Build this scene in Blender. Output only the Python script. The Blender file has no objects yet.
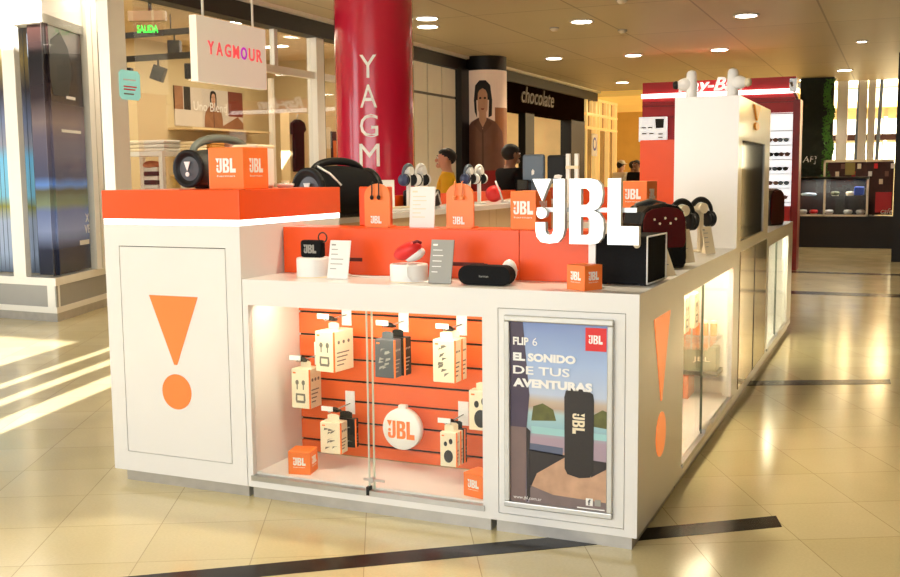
import bpy, bmesh, math, random
from mathutils import Vector, Matrix
from mathutils.geometry import tessellate_polygon
random.seed(7)
PI = math.pi
SC = bpy.context.scene
COL = SC.collection

# ------------------------------------------------------------------ materials
def srgb(r, g, b):
    f = lambda c: (c/12.92 if c <= .04045 else ((c+.055)/1.055)**2.4)
    return (f(r/255), f(g/255), f(b/255), 1)

def mat(name, col, rough=.5, metal=0.0, emit=0.0, ecol=None, noise=.06, scale=6.0, coat=0.0, bump=0.0):
    m = bpy.data.materials.new(name); m.use_nodes = True
    nt = m.node_tree; N = nt.nodes; L = nt.links
    p = N['Principled BSDF']
    tc = N.new('ShaderNodeTexCoord'); nz = N.new('ShaderNodeTexNoise'); nz.inputs['Scale'].default_value = scale
    nz.inputs['Detail'].default_value = 3
    L.new(tc.outputs['Object'], nz.inputs['Vector'])
    mr = N.new('ShaderNodeMapRange'); mr.inputs['To Min'].default_value = 1-noise; mr.inputs['To Max'].default_value = 1+noise
    L.new(nz.outputs['Fac'], mr.inputs['Value'])
    mx = N.new('ShaderNodeMix'); mx.data_type = 'RGBA'; mx.blend_type = 'MULTIPLY'; mx.inputs[0].default_value = 1
    mx.inputs[6].default_value = col
    L.new(mr.outputs[0], mx.inputs[7]); L.new(mx.outputs[2], p.inputs['Base Color'])
    p.inputs['Roughness'].default_value = rough; p.inputs['Metallic'].default_value = metal
    if coat: p.inputs['Coat Weight'].default_value = coat; p.inputs['Coat Roughness'].default_value = .08
    if emit:
        p.inputs['Emission Color'].default_value = ecol or col; p.inputs['Emission Strength'].default_value = emit
    if bump:
        b = N.new('ShaderNodeBump'); b.inputs['Strength'].default_value = bump; b.inputs['Distance'].default_value = .004
        L.new(nz.outputs['Fac'], b.inputs['Height']); L.new(b.outputs[0], p.inputs['Normal'])
    return m

def glass(name, tint=(1, 1, 1, 1), refl=1.0, haze=0.0, hcol=(1, 1, 1, 1)):
    m = bpy.data.materials.new(name); m.use_nodes = True
    nt = m.node_tree; N = nt.nodes; L = nt.links
    N.remove(N['Principled BSDF']); out = N['Material Output']
    tr = N.new('ShaderNodeBsdfTransparent'); tr.inputs[0].default_value = tint
    gl = N.new('ShaderNodeBsdfGlossy'); gl.inputs['Roughness'].default_value = .02
    fr = N.new('ShaderNodeFresnel'); fr.inputs[0].default_value = 1.45
    mu = N.new('ShaderNodeMath'); mu.operation = 'MULTIPLY'; mu.inputs[1].default_value = refl; mu.use_clamp = True
    L.new(fr.outputs[0], mu.inputs[0])
    mx = N.new('ShaderNodeMixShader'); L.new(mu.outputs[0], mx.inputs[0]); L.new(tr.outputs[0], mx.inputs[1]); L.new(gl.outputs[0], mx.inputs[2])
    last = mx
    if haze:
        df = N.new('ShaderNodeBsdfDiffuse'); df.inputs[0].default_value = hcol
        m2 = N.new('ShaderNodeMixShader'); m2.inputs[0].default_value = haze
        L.new(mx.outputs[0], m2.inputs[1]); L.new(df.outputs[0], m2.inputs[2]); last = m2
    L.new(last.outputs[0], out.inputs[0])
    return m

def ramp_mat(name, axis, stops, rough=.35, dist=.0, dscale=5.0, emit=0):
    """colour by object coordinate along one axis (a printed picture)"""
    m = bpy.data.materials.new(name); m.use_nodes = True
    nt = m.node_tree; N = nt.nodes; L = nt.links; p = N['Principled BSDF']
    tc = N.new('ShaderNodeTexCoord'); sp = N.new('ShaderNodeSeparateXYZ'); L.new(tc.outputs['Object'], sp.inputs[0])
    nz = N.new('ShaderNodeTexNoise'); nz.inputs['Scale'].default_value = dscale; L.new(tc.outputs['Object'], nz.inputs['Vector'])
    ad = N.new('ShaderNodeMath'); ad.operation = 'MULTIPLY_ADD'; ad.inputs[1].default_value = dist
    L.new(nz.outputs['Fac'], ad.inputs[0]); L.new(sp.outputs['XYZ'.index(axis)], ad.inputs[2])
    lo, hi = stops[0][0], stops[-1][0]
    mr = N.new('ShaderNodeMapRange'); mr.inputs['From Min'].default_value = lo; mr.inputs['From Max'].default_value = hi
    L.new(ad.outputs[0], mr.inputs['Value'])
    cr = N.new('ShaderNodeValToRGB'); e = cr.color_ramp.elements
    while len(e) < len(stops): e.new(.5)
    for i, (v, c) in enumerate(stops):
        e[i].position = (v-lo)/(hi-lo); e[i].color = c
    L.new(mr.outputs[0], cr.inputs[0]); L.new(cr.outputs[0], p.inputs['Base Color']); p.inputs['Roughness'].default_value = rough
    if emit: L.new(cr.outputs[0], p.inputs['Emission Color']); p.inputs['Emission Strength'].default_value = emit
    return m

WHITE = mat('white laminate', srgb(232, 230, 228), .28, noise=.015, coat=.3)
WHITE2 = mat('white plastic', srgb(245, 243, 240), .4, noise=.02)
CREAM = mat('cream card', srgb(240, 226, 196), .5, noise=.05)
TANP = mat('tan panel', srgb(214, 184, 146), .5, noise=.04)
ORANGE = mat('orange lacquer', (.86, .082, .003, 1), .35, noise=.05)
ORANGE_B = mat('bright orange print', (.95, .2, .03, 1), .45, noise=.04)
ORANGE_L = mat('light orange acrylic', (.95, .23, .04, 1), .35, noise=.04)
ORANGE_S = mat('orange slat board', (.80, .13, .022, 1), .38, noise=.06)
DKRED = mat('dark red', srgb(150, 20, 26), .4, noise=.06)
RED = mat('kiosk red', srgb(190, 28, 34), .4, noise=.06)
REDHOT = mat('red rubber', srgb(225, 40, 40), .45, noise=.05)
BLACK = mat('black plastic', (.012, .012, .013, 1), .45, noise=.2)
BLACKM = mat('black mesh fabric', (.009, .009, .010, 1), .85, noise=.35, scale=180, bump=.4)
BLACKG = mat('black gloss', (.01, .01, .011, 1), .08, noise=.1)
CHAR = mat('charcoal rubber', srgb(62, 64, 62), .6, noise=.12, scale=40)
GREYD = mat('dark grey', srgb(82, 86, 92), .45, noise=.08)
GREYB = mat('blue grey metal', srgb(96, 108, 124), .4, metal=.2, noise=.06)
GREYC = mat('grey card', srgb(160, 158, 152), .5, noise=.05)
SILVER = mat('brushed aluminium', srgb(190, 190, 188), .32, metal=.85, noise=.08, scale=30)
STEEL = mat('satin kick steel', srgb(186, 182, 176), .35, metal=.35, noise=.18, scale=14)
GAP = mat('shadow gap', (.012, .01, .01, 1), .9)
LED = mat('led strip', (1, 1, 1, 1), .4, emit=2.6, ecol=(1, .93, .86, 1))
LETTER = mat('lit white letter', (1, 1, 1, 1), .4, emit=.65, ecol=(1, .98, .95, 1))
DOWNL = mat('downlight lens', (1, 1, 1, 1), .4, emit=14, ecol=(1, .9, .72, 1))
PINK = mat('magenta column wrap', srgb(196, 22, 58), .22, noise=.10, scale=1.2, coat=.5)
SIGNPINK = mat('pink letters', srgb(255, 105, 110), .4, emit=.35)
SIGNPURP = mat('purple letter', srgb(205, 50, 215), .4, emit=.35)
MALLW = mat('beige mall wall', srgb(222, 208, 176), .6, noise=.05, emit=.12)  # slight glow added to lighten the blind panels
SHOPW = mat('shop wall', srgb(204, 186, 146), .7, noise=.06, scale=2)
SHOPC = mat('shop ceiling', srgb(214, 190, 150), .7, noise=.04)
FRAME = mat('white painted frame', srgb(242, 238, 228), .4, noise=.03)
DARKF = mat('dark fascia', srgb(30, 17, 11), .95, noise=.25, scale=1.5)
DARK = mat('near black wall', srgb(16, 13, 13), .5, noise=.3)
GOLD = mat('gold frame', srgb(225, 180, 90), .28, metal=.4, emit=.5, ecol=srgb(255, 214, 130), noise=.15)  # glow added for the bright highlights on the shop frames
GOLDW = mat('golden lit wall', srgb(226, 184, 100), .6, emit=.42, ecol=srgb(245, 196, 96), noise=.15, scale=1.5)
SKIN = mat('skin', srgb(218, 166, 136), .5, noise=.06, scale=12)
SKIN2 = mat('skin darker', srgb(150, 104, 80), .5, noise=.06, scale=12)
HAIR = mat('black hair', srgb(24, 18, 16), .6, noise=.3, scale=60)
YELLOW = mat('yellow shirt', srgb(250, 196, 30), .75, noise=.10, scale=9)
SHIRTPRINT = mat('red brown print', srgb(178, 70, 24), .7)
BLACKCLOTH = mat('black cloth', srgb(20, 19, 22), .85, noise=.2, scale=14)
JEAN = mat('dark trousers', srgb(36, 38, 48), .8, noise=.15, scale=14)
WHITECLOTH = mat('white cloth', srgb(225, 220, 208), .8, noise=.06)
BROWNSHIRT = mat('brown print', srgb(124, 84, 70), .5, noise=.2, scale=5)
WOOD = mat('light wood', srgb(222, 196, 150), .5, noise=.1, scale=3)
INK = mat('grey ink', srgb(120, 112, 100), .6)
INKD = mat('black ink', srgb(30, 28, 28), .6)
MINT = mat('mint sticker', srgb(150, 222, 216), .4, emit=.35, ecol=srgb(150, 222, 216))
GREENE = mat('green exit letter', srgb(40, 230, 70), .4, emit=1.2, ecol=srgb(40, 230, 70))
for _m, _v in ((BLACK, .25), (BLACKM, .15), (BLACKCLOTH, .1), (DARKF, .0)): _m.node_tree.nodes['Principled BSDF'].inputs['Specular IOR Level'].default_value = _v
LEAF = mat('wall leaf', srgb(70, 128, 34), .5, noise=.45, scale=7)
LEAFD = mat('dark leaf', srgb(20, 34, 16), .6, noise=.4, scale=7)
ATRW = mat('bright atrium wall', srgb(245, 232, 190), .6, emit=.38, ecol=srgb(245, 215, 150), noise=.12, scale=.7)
BLUE = mat('blue plastic', srgb(50, 90, 200), .4)
GLASS = glass('clear glass', (.985, .995, .985, 1), .6)
GLASSD = glass('door glass', (.97, .985, .965, 1), .45)
GLASSR = glass('side door glass', (.98, .985, .95, 1), .22)
GEDGE = mat('glass edge', srgb(196, 206, 190), .2, noise=.05)
SMOKE = glass('shop glass', (.96, .96, .95, 1), .16)
MIRROR = mat('dark mirror panel', srgb(176, 150, 96), .10, metal=.7, noise=.5, scale=3.0)  # golden reflections on dark glass put into the base colour
SCREEN = mat('dark display screen', (.012, .014, .013, 1), .06, noise=.2)
SCREEN.node_tree.nodes['Principled BSDF'].inputs['Specular IOR Level'].default_value = .08
CHOC = mat('dark red gloss shell', srgb(80, 12, 18), .12, noise=.3, scale=8, coat=.8)

EMB_SHADE_SIDE = mat('orange emblem lifted in shade', (.95, .24, .04, 1), .3, emit=.5, ecol=(1, .24, .05, 1), noise=.04)  # stronger glow added to the orange to lift the shaded right emblem
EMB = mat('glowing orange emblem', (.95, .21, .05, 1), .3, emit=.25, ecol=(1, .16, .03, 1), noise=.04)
# ------------------------------------------------------------------ mesh builder
def frame_of(R, U):
    R = Vector(R).normalized(); U = Vector(U).normalized(); return R, U, R.cross(U).normalized()

class MB:
    def __init__(s): s.v = []; s.f = []; s.mi = []; s.mats = []; s.sm = []
    def slot(s, m):
        if m not in s.mats: s.mats.append(m)
        return s.mats.index(m)
    def add(s, vs, fs, m, smooth=False):
        o = len(s.v); k = s.slot(m)
        s.v += [Vector(q) for q in vs]
        for q in fs: s.f.append([o+i for i in q]); s.mi.append(k); s.sm.append(smooth)
        return o
    def box(s, x0, x1, y0, y1, z0, z1, m):
        s.add([(x0,y0,z0),(x1,y0,z0),(x1,y1,z0),(x0,y1,z0),(x0,y0,z1),(x1,y0,z1),(x1,y1,z1),(x0,y1,z1)],
              [(0,3,2,1),(4,5,6,7),(0,1,5,4),(1,2,6,5),(2,3,7,6),(3,0,4,7)], m); return s
    def quad(s, a, b, c, d, m): s.add([a,b,c,d], [(0,1,2,3)], m); return s
    def art(s, outer, O, R, U, m, depth=.002, sx=1, sy=None, holes=(), base=0.0):
        """flat outline (u,v) standing on plane O,R,U, extruded along R x U"""
        sy = sx if sy is None else sy
        R, U, Nn = frame_of(R, U); O = Vector(O)
        loops = [list(outer)]+[list(h) for h in holes]
        def area(l): return sum(l[i][0]*l[(i+1)%len(l)][1]-l[(i+1)%len(l)][0]*l[i][1] for i in range(len(l)))
        if area(loops[0]) < 0: loops[0].reverse()
        for h in loops[1:]:
            if area(h) > 0: h.reverse()
        flat = [q for l in loops for q in l]
        tri = tessellate_polygon([[Vector((a, b, 0)) for a, b in l] for l in loops])
        P = lambda q, d: O+R*(q[0]*sx)+U*(q[1]*sy)+Nn*d
        n = len(flat)
        vs = [P(q, base+depth) for q in flat]+[P(q, base) for q in flat]
        fs = []
        for t in tri:
            a, b, c = [flat[i] for i in t]
            cr = (b[0]-a[0])*(c[1]-a[1])-(b[1]-a[1])*(c[0]-a[0])
            t = list(t) if cr > 0 else list(t)[::-1]
            fs.append(t); fs.append([i+n for i in t[::-1]])
        o = 0
        for l in loops:
            k = len(l)
            for i in range(k):
                j = (i+1) % k; fs.append([o+i, o+i+n, o+j+n, o+j])
            o += k
        s.add(vs, fs, m); return s
    def rect(s, u0, u1, v0, v1, O, R, U, m, depth=.002, base=0.0):
        return s.art([(u0,v0),(u1,v0),(u1,v1),(u0,v1)], O, R, U, m, depth, base=base)
    def disc(s, c, r, O, R, U, m, depth=.002, n=28, ry=None, base=0.0):
        ry = ry or r
        return s.art([(c[0]+r*math.cos(2*PI*i/n), c[1]+ry*math.sin(2*PI*i/n)) for i in range(n)], O, R, U, m, depth, base=base)
    def cyl(s, p0, p1, r0, r1, m, n=20, caps=True, smooth=True):
        p0 = Vector(p0); p1 = Vector(p1); d = (p1-p0).normalized()
        a = d.orthogonal().normalized(); b = d.cross(a)
        vs = []
        for p, r in ((p0, r0), (p1, r1)):
            vs += [p+a*(r*math.cos(2*PI*i/n))+b*(r*math.sin(2*PI*i/n)) for i in range(n)]
        s.add(vs, [(i, (i+1) % n, n+(i+1) % n, n+i) for i in range(n)], m, smooth)
        if caps:
            s.add(vs[:n], [list(range(n))[::-1]], m); s.add(vs[n:], [list(range(n))], m)
        return s
    def lathe(s, prof, O, A, m, n=24, smooth=True):
        """prof: (radius, distance along axis A)"""
        O = Vector(O); d = Vector(A).normalized(); a = d.orthogonal().normalized(); b = d.cross(a)
        vs = []
        for r, h in prof:
            vs += [O+d*h+a*(r*math.cos(2*PI*i/n))+b*(r*math.sin(2*PI*i/n)) for i in range(n)]
        fs = []
        for k in range(len(prof)-1):
            for i in range(n):
                j = (i+1) % n; fs.append((k*n+i, k*n+j, (k+1)*n+j, (k+1)*n+i))
        s.add(vs, fs, m, smooth)
        if prof[0][0] > 1e-4: s.add(vs[:n], [list(range(n))[::-1]], m)
        if prof[-1][0] > 1e-4: s.add(vs[-n:], [list(range(n))], m)
        return s
    def tube(s, path, r, m, n=8, closed=False):
        P = [Vector(p) for p in path]; k = len(P); vs = []; up = None
        rr = r if isinstance(r, (list, tuple)) else [r]*k
        for i, p in enumerate(P):
            q0 = P[i-1] if (i or closed) else p; q1 = P[(i+1) % k] if (i < k-1 or closed) else p
            d = (q1-q0).normalized()
            if up is None: up = d.orthogonal().normalized()
            up = (up-d*up.dot(d)).normalized(); b = d.cross(up)
            vs += [p+up*(rr[i]*math.cos(2*PI*j/n))+b*(rr[i]*math.sin(2*PI*j/n)) for j in range(n)]
        fs = []
        for i in range(k if closed else k-1):
            a = i*n; c = ((i+1) % k)*n
            for j in range(n):
                jj = (j+1) % n; fs.append((a+j, a+jj, c+jj, c+j))
        if not closed: fs.append(list(range(n))[::-1]); fs.append(list(range((k-1)*n, k*n)))
        s.add(vs, fs, m, True); return s
    def ell(s, c, rad, m, nu=16, nv=10, M=None):
        vs = []; c = Vector(c)
        for i in range(nv+1):
            t = PI*i/nv
            for j in range(nu):
                a = 2*PI*j/nu
                q = Vector((rad[0]*math.sin(t)*math.cos(a), rad[1]*math.sin(t)*math.sin(a), rad[2]*math.cos(t)))
                if M: q = M @ q
                vs.append(c+q)
        fs = []
        for i in range(nv):
            for j in range(nu):
                jj = (j+1) % nu; fs.append((i*nu+j, (i+1)*nu+j, (i+1)*nu+jj, i*nu+jj))
        s.add(vs, fs, m, True); return s
    def xf(s, M, start=0):
        for i in range(start, len(s.v)): s.v[i] = M @ s.v[i]
        return s
    def text(s, string, O, R, U, m, w=None, h=None, depth=.002, bold=0.0, shear=0.0, base=0.0, center=False):
        vs, fs = glyphs(string, bold, shear)
        R, U, Nn = frame_of(R, U); O = Vector(O)
        x0 = min(v[0] for v in vs); x1 = max(v[0] for v in vs); y0 = min(v[1] for v in vs); y1 = max(v[1] for v in vs)
        if h is None: h = w*(y1-y0)/(x1-x0)
        if w is None: w = h*(x1-x0)/(y1-y0)
        kx = w/(x1-x0); ky = h/(y1-y0); off = -w/2 if center else 0
        s.add([O+R*((v[0]-x0)*kx+off)+U*((v[1]-y0)*ky)+Nn*(base+depth*v[2]) for v in vs], fs, m); return s
    def build(s, name, parent=None, bevel=0.0, seg=2, world=True, label=None, merge=False):
        me = bpy.data.meshes.new(name)
        off = Vector((0, 0, 0))
        if world:
            q = parent
            while q is not None: off += Vector(q.location); q = q.parent
        me.from_pydata([tuple(v-off) for v in s.v], [], s.f)
        for m in s.mats: me.materials.append(m)
        for p, k, sm in zip(me.polygons, s.mi, s.sm): p.material_index = k; p.use_smooth = sm
        me.validate(); me.update()
        o = bpy.data.objects.new(name, me); COL.objects.link(o)
        if parent is not None: o.parent = parent
        if bevel:
            b = o.modifiers.new('bevel', 'BEVEL'); b.width = bevel; b.segments = seg; b.limit_method = 'ANGLE'; b.angle_limit = .7
        if label: o['label'] = label
        return o

_gl = {}
def glyphs(string, bold=0.0, shear=0.0):
    k = (string, bold, shear)
    if k in _gl: return _gl[k]
    cu = bpy.data.curves.new('lettering', 'FONT'); cu.body = string; cu.offset = bold; cu.shear = shear
    cu.extrude = .5; cu.resolution_u = 3
    ob = bpy.data.objects.new('lettering', cu); COL.objects.link(ob)
    dg = bpy.context.evaluated_depsgraph_get(); dg.update()
    me = bpy.data.meshes.new_from_object(ob.evaluated_get(dg))
    r = ([(v.co.x, v.co.y, v.co.z+.5) for v in me.vertices], [list(p.vertices) for p in me.polygons])
    bpy.data.objects.remove(ob); bpy.data.meshes.remove(me); bpy.data.curves.remove(cu)
    _gl[k] = r; return r

def tag(o, label=None, cat=None, group=None, kind=None):
    if label: o['label'] = label
    if cat: o['category'] = cat
    if group: o['group'] = group
    if kind: o['kind'] = kind
    return o
def thing(name, label, cat, loc, rz=0.0, group=None):
    o = bpy.data.objects.new(name, None); o.empty_display_size = .05; COL.objects.link(o)
    o.location = loc; o.rotation_euler = (0, 0, rz)
    return tag(o, label, cat, group)
def struct(m, name): return tag(m.build(name), kind='structure')
def dup(root, loc, rz=None, label=None):
    def cp(o, par):
        c = o.copy(); COL.objects.link(c)
        if par is not None: c.parent = par
        for ch in o.children: cp(ch, c)
        return c
    r = cp(root, None); r.location = loc
    if rz is not None: r.rotation_euler = (0, 0, rz)
    if label: r['label'] = label
    return r

X = (1, 0, 0); Y = (0, 1, 0); Z = (0, 0, 1); NX = (-1, 0, 0)
# the brand mark: unit height, 1.64 wide
def circ(cx, cy, r, n=20): return [(cx+r*math.cos(2*PI*i/n), cy+r*math.sin(2*PI*i/n)) for i in range(n)]
LG_TRI = [(0, 1), (.30, 1), (.16, .66)]
LG_DOT = circ(.15, .47, .085)
LG_J = [(.34,1),(.52,1),(.52,.22),(.49,.1),(.42,.02),(.28,0),(.14,.02),(.07,.1),(.05,.2),(.05,.33),(.21,.33),(.21,.2),(.235,.15),(.28,.13),(.32,.15),(.34,.2)]
LG_B = [(.60,0),(.60,1),(.94,1),(1.04,.97),(1.10,.9),(1.12,.77),(1.10,.63),(1.05,.55),(.98,.515),(1.07,.47),(1.13,.38),(1.14,.24),(1.12,.1),(1.05,.02),(.94,0)]
LG_BH = ([(.78,.60),(.78,.85),(.87,.85),(.92,.8),(.92,.65),(.87,.6)], [(.78,.14),(.78,.42),(.88,.42),(.94,.37),(.94,.19),(.88,.14)])
LG_L = [(1.20,1),(1.40,1),(1.40,.28),(1.68,.28),(1.68,0),(1.20,0)]
def logo(mb, O, R, U, h, m, depth=.001, base=0.0):
    for poly, holes in ((LG_TRI, ()), (LG_DOT, ()), (LG_J, ()), (LG_B, LG_BH), (LG_L, ())):
        mb.art(poly, O, R, U, m, depth, h, holes=holes, base=base)
    return mb
def bang(mb, O, R, U, w, m, depth=.002):
    """the big exclamation mark: w = triangle width, O = bottom centre of the dot"""
    r = w*.30
    mb.disc((0, r), r, O, R, U, m, depth, 40)
    mb.art([(-w/2, w*1.92), (w/2, w*1.92), (w*.03, w*.76), (-w*.03, w*.76)], O, R, U, m, depth)
    return mb

# ------------------------------------------------------------------ camera
cam = bpy.data.cameras.new('camera'); co = bpy.data.objects.new('camera', cam); COL.objects.link(co)
cx, cy, cz, yaw, pit, roll, fpx = .8672, -3.7334, 1.4497, -.4141, .1111, -.0095, 1014.957
fw = Vector((math.sin(yaw)*math.cos(pit), math.cos(yaw)*math.cos(pit), -math.sin(pit)))
r_ = Vector((math.cos(yaw), -math.sin(yaw), 0)); u_ = r_.cross(fw)
r2 = r_*math.cos(roll)+u_*math.sin(roll); u2 = -r_*math.sin(roll)+u_*math.cos(roll)
M = Matrix((( r2.x, u2.x, -fw.x, cx), (r2.y, u2.y, -fw.y, cy), (r2.z, u2.z, -fw.z, cz), (0, 0, 0, 1)))
co.matrix_world = M; cam.sensor_width = 36; cam.lens = fpx/900*36; cam.clip_start = .05; cam.clip_end = 200
SC.camera = co

# ------------------------------------------------------------------ setting: floor, ceiling, walls
def floor_mat():
    m = bpy.data.materials.new('polished stone tiles'); m.use_nodes = True
    nt = m.node_tree; N = nt.nodes; L = nt.links; p = N['Principled BSDF']
    tc = N.new('ShaderNodeTexCoord'); mp = N.new('ShaderNodeMapping'); mp.vector_type = 'POINT'
    mp.inputs['Rotation'].default_value = (0, 0, -math.radians(27.5)); mp.inputs['Location'].default_value = (.185, -.077, 0)
    L.new(tc.outputs['Object'], mp.inputs['Vector'])
    br = N.new('ShaderNodeTexBrick'); br.offset = 0; br.squash = 1
    br.inputs['Scale'].default_value = 1; br.inputs['Brick Width'].default_value = .43; br.inputs['Row Height'].default_value = .43
    br.inputs['Mortar Size'].default_value = .0022; br.inputs['Mortar Smooth'].default_value = .3
    br.inputs['Color1'].default_value = srgb(216, 202, 158); br.inputs['Color2'].default_value = srgb(209, 194, 148)
    br.inputs['Mortar'].default_value = srgb(176, 158, 118)
    L.new(mp.outputs[0], br.inputs['Vector'])
    nz = N.new('ShaderNodeTexNoise'); nz.inputs['Scale'].default_value = 2.2; nz.inputs['Detail'].default_value = 6; L.new(tc.outputs['Object'], nz.inputs['Vector'])
    n2 = N.new('ShaderNodeTexNoise'); n2.inputs['Scale'].default_value = 90; L.new(tc.outputs['Object'], n2.inputs['Vector'])
    ad = N.new('ShaderNodeMath'); ad.operation = 'ADD'; L.new(nz.outputs['Fac'], ad.inputs[0]); L.new(n2.outputs['Fac'], ad.inputs[1])
    mr = N.new('ShaderNodeMapRange'); mr.inputs['From Max'].default_value = 2; mr.inputs['To Min'].default_value = .82; mr.inputs['To Max'].default_value = 1.16
    L.new(ad.outputs[0], mr.inputs['Value'])
    mx = N.new('ShaderNodeMix'); mx.data_type = 'RGBA'; mx.blend_type = 'MULTIPLY'; mx.inputs[0].default_value = 1
    L.new(br.outputs['Color'], mx.inputs[6]); L.new(mr.outputs[0], mx.inputs[7]); L.new(mx.outputs[2], p.inputs['Base Color'])
    rr = N.new('ShaderNodeMapRange'); rr.inputs['To Min'].default_value = .10; rr.inputs['To Max'].default_value = .24; L.new(nz.outputs['Fac'], rr.inputs['Value'])
    L.new(rr.outputs[0], p.inputs['Roughness']); p.inputs['Specular IOR Level'].default_value = .6
    return m
struct(MB().box(-14, 9, -9, 32, -.2, 0, floor_mat()), 'floor')
INLAY = mat('dark stone inlay', srgb(22, 16, 13), .22, noise=.5, scale=9)
INLAY.node_tree.nodes['Principled BSDF'].inputs['Specular IOR Level'].default_value = .15
def stripe(n, pts):
    m = MB(); m.art(pts, (0, 0, 0), X, Y, INLAY, .0015); struct(m, 'trim_%d' % n)
stripe(1, [(-2.6, -1.62), (-1.669, -.943), (-.38, .015), (.447, .638), (.484, .507), (-.224, -.02), (-1.095, -.666), (-2.45, -1.69)])
stripe(2, [(-.5, 3.29), (.87, 3.899), (.877, 3.736), (-.5, 3.11)])
stripe(3, [(-.5, 9.27), (5, 9.40), (5, 9.06), (-.5, 8.95)])
stripe(4, [(-.9, 11.9), (5, 11.87), (5, 11.66), (-.9, 11.68)])

def ceil_mat():
    m = mat('ceiling panels', srgb(205, 192, 164), .45, noise=.05, scale=.8)
    nt = m.node_tree; N = nt.nodes; L = nt.links; p = N['Principled BSDF']
    tc = N.new('ShaderNodeTexCoord'); br = N.new('ShaderNodeTexBrick'); br.offset = 0
    br.inputs['Brick Width'].default_value = 1.25; br.inputs['Row Height'].default_value = 2.5; br.inputs['Scale'].default_value = 1
    br.inputs['Mortar Size'].default_value = .012
    br.inputs['Color1'].default_value = (1, 1, 1, 1); br.inputs['Color2'].default_value = (.93, .93, .93, 1); br.inputs['Mortar'].default_value = (.55, .52, .48, 1)
    L.new(tc.outputs['Object'], br.inputs['Vector'])
    wv = N.new('ShaderNodeTexWave'); wv.bands_direction = 'Y'; wv.inputs['Scale'].default_value = 7; L.new(tc.outputs['Object'], wv.inputs['Vector'])
    w2 = N.new('ShaderNodeMapRange'); w2.inputs['To Min'].default_value = .93; L.new(wv.outputs['Fac'], w2.inputs['Value'])
    src = p.inputs['Base Color'].links[0].from_socket
    a = N.new('ShaderNodeMix'); a.data_type = 'RGBA'; a.blend_type = 'MULTIPLY'; a.inputs[0].default_value = 1
    L.new(src, a.inputs[6]); L.new(br.outputs['Color'], a.inputs[7])
    b = N.new('ShaderNodeMix'); b.data_type = 'RGBA'; b.blend_type = 'MULTIPLY'; b.inputs[0].default_value = 1
    L.new(a.outputs[2], b.inputs[6]); L.new(w2.outputs[0], b.inputs[7]); L.new(b.outputs[2], p.inputs['Base Color'])
    return m
HC = 3.3
struct(MB().box(-5.35, 9, -6.0, 19, HC, HC+.2, ceil_mat()), 'ceiling')
struct(MB().box(-5.42, -5.35, -6.0, 19, 3.26, 3.5, FRAME), 'trim_5')           # pale ceiling edge
struct(MB().box(-5.60, -5.42, -6.0, 19, 3.08, 3.5, DARK), 'trim_6')           # black bulkhead under the edge
# unseen wall behind the camera, added to block sun; slits shape the floor streaks
wm = MB()
for x0, x1 in ((-14, -6.6), (-3.40, -3.01), (-2.86, -2.70), (-2.53, -2.36), (-2.09, 9)): wm.box(x0, x1, -6.2, -6.0, 0, 3.0, MALLW)
wm.box(-14, 9, -6.2, -6.0, 3.0, 6.0, MALLW)
struct(wm, 'wall_sun_mask')
struct(MB().box(5.0, 5.2, -6, 26, 0, 3.3, mat('warm brown blocking wall', srgb(104, 74, 44), .4, noise=.3, scale=.9)), 'wall_right')  # unseen wall put in to block light and keep the right faces darker
# far hall behind the ceiling edge
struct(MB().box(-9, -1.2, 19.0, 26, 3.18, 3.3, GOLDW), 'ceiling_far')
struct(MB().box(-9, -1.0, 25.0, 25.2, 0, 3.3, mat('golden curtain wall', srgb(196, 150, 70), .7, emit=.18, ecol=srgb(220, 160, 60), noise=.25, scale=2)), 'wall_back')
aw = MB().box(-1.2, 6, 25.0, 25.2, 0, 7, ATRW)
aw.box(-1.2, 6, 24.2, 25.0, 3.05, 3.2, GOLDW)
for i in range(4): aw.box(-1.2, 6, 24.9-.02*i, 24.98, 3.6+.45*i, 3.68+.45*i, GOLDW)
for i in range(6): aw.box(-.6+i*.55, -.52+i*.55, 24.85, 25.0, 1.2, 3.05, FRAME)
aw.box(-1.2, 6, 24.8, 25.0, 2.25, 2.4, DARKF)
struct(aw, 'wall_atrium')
struct(MB().box(-1.2, 6, 19, 25.2, 7, 7.2, ATRW), 'ceiling_atrium')

# shop on the left
struct(MB().box(-9.4, -9.2, 4.6, 12.6, 0, 3.45, SHOPW), 'wall_shop_back')
struct(MB().box(-9.2, -5.6, 11.6, 11.8, 0, 3.45, SHOPW), 'wall_shop_end')
struct(MB().box(-9.2, -7.5, 5.5, 5.6, 0, 3.45, SHOPW), 'wall_shop_side')
struct(MB().box(-9.4, -5.6, 3.5, 12.6, 3.45, 3.55, SHOPC), 'ceiling_shop')
pm = MB().box(-7.15, -7.0, 8.6, 10.6, 0, 2.35, WOOD); struct(pm, 'wall_partition')
# glazing of the shop: posts, transom and glass
wf = MB()
wf.box(-5.60, -5.48, 3.36, 3.57, 0, 3.08, FRAME)
wf.box(-5.60, -5.47, 6.83, 7.0, 0, 3.08, FRAME)
wf.box(-5.60, -5.50, 7.03, 7.06, 0, 3.08, DARK)
wf.box(-5.58, -5.50, 3.76, 11.6, .0, .12, FRAME)
wf.box(-5.58, -5.50, 4.9, 6.83, 2.60, 2.68, FRAME); wf.box(-5.58, -5.50, 7.06, 11.5, 2.60, 2.68, FRAME)
wf.box(-5.57, -5.51, 6.0, 6.07, 2.68, 3.08, FRAME)
win = struct(wf, 'window_1')
g = MB().box(-5.545, -5.535, 3.76, 11.5, .12, 3.08, SMOKE).build('pane', win)
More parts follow.
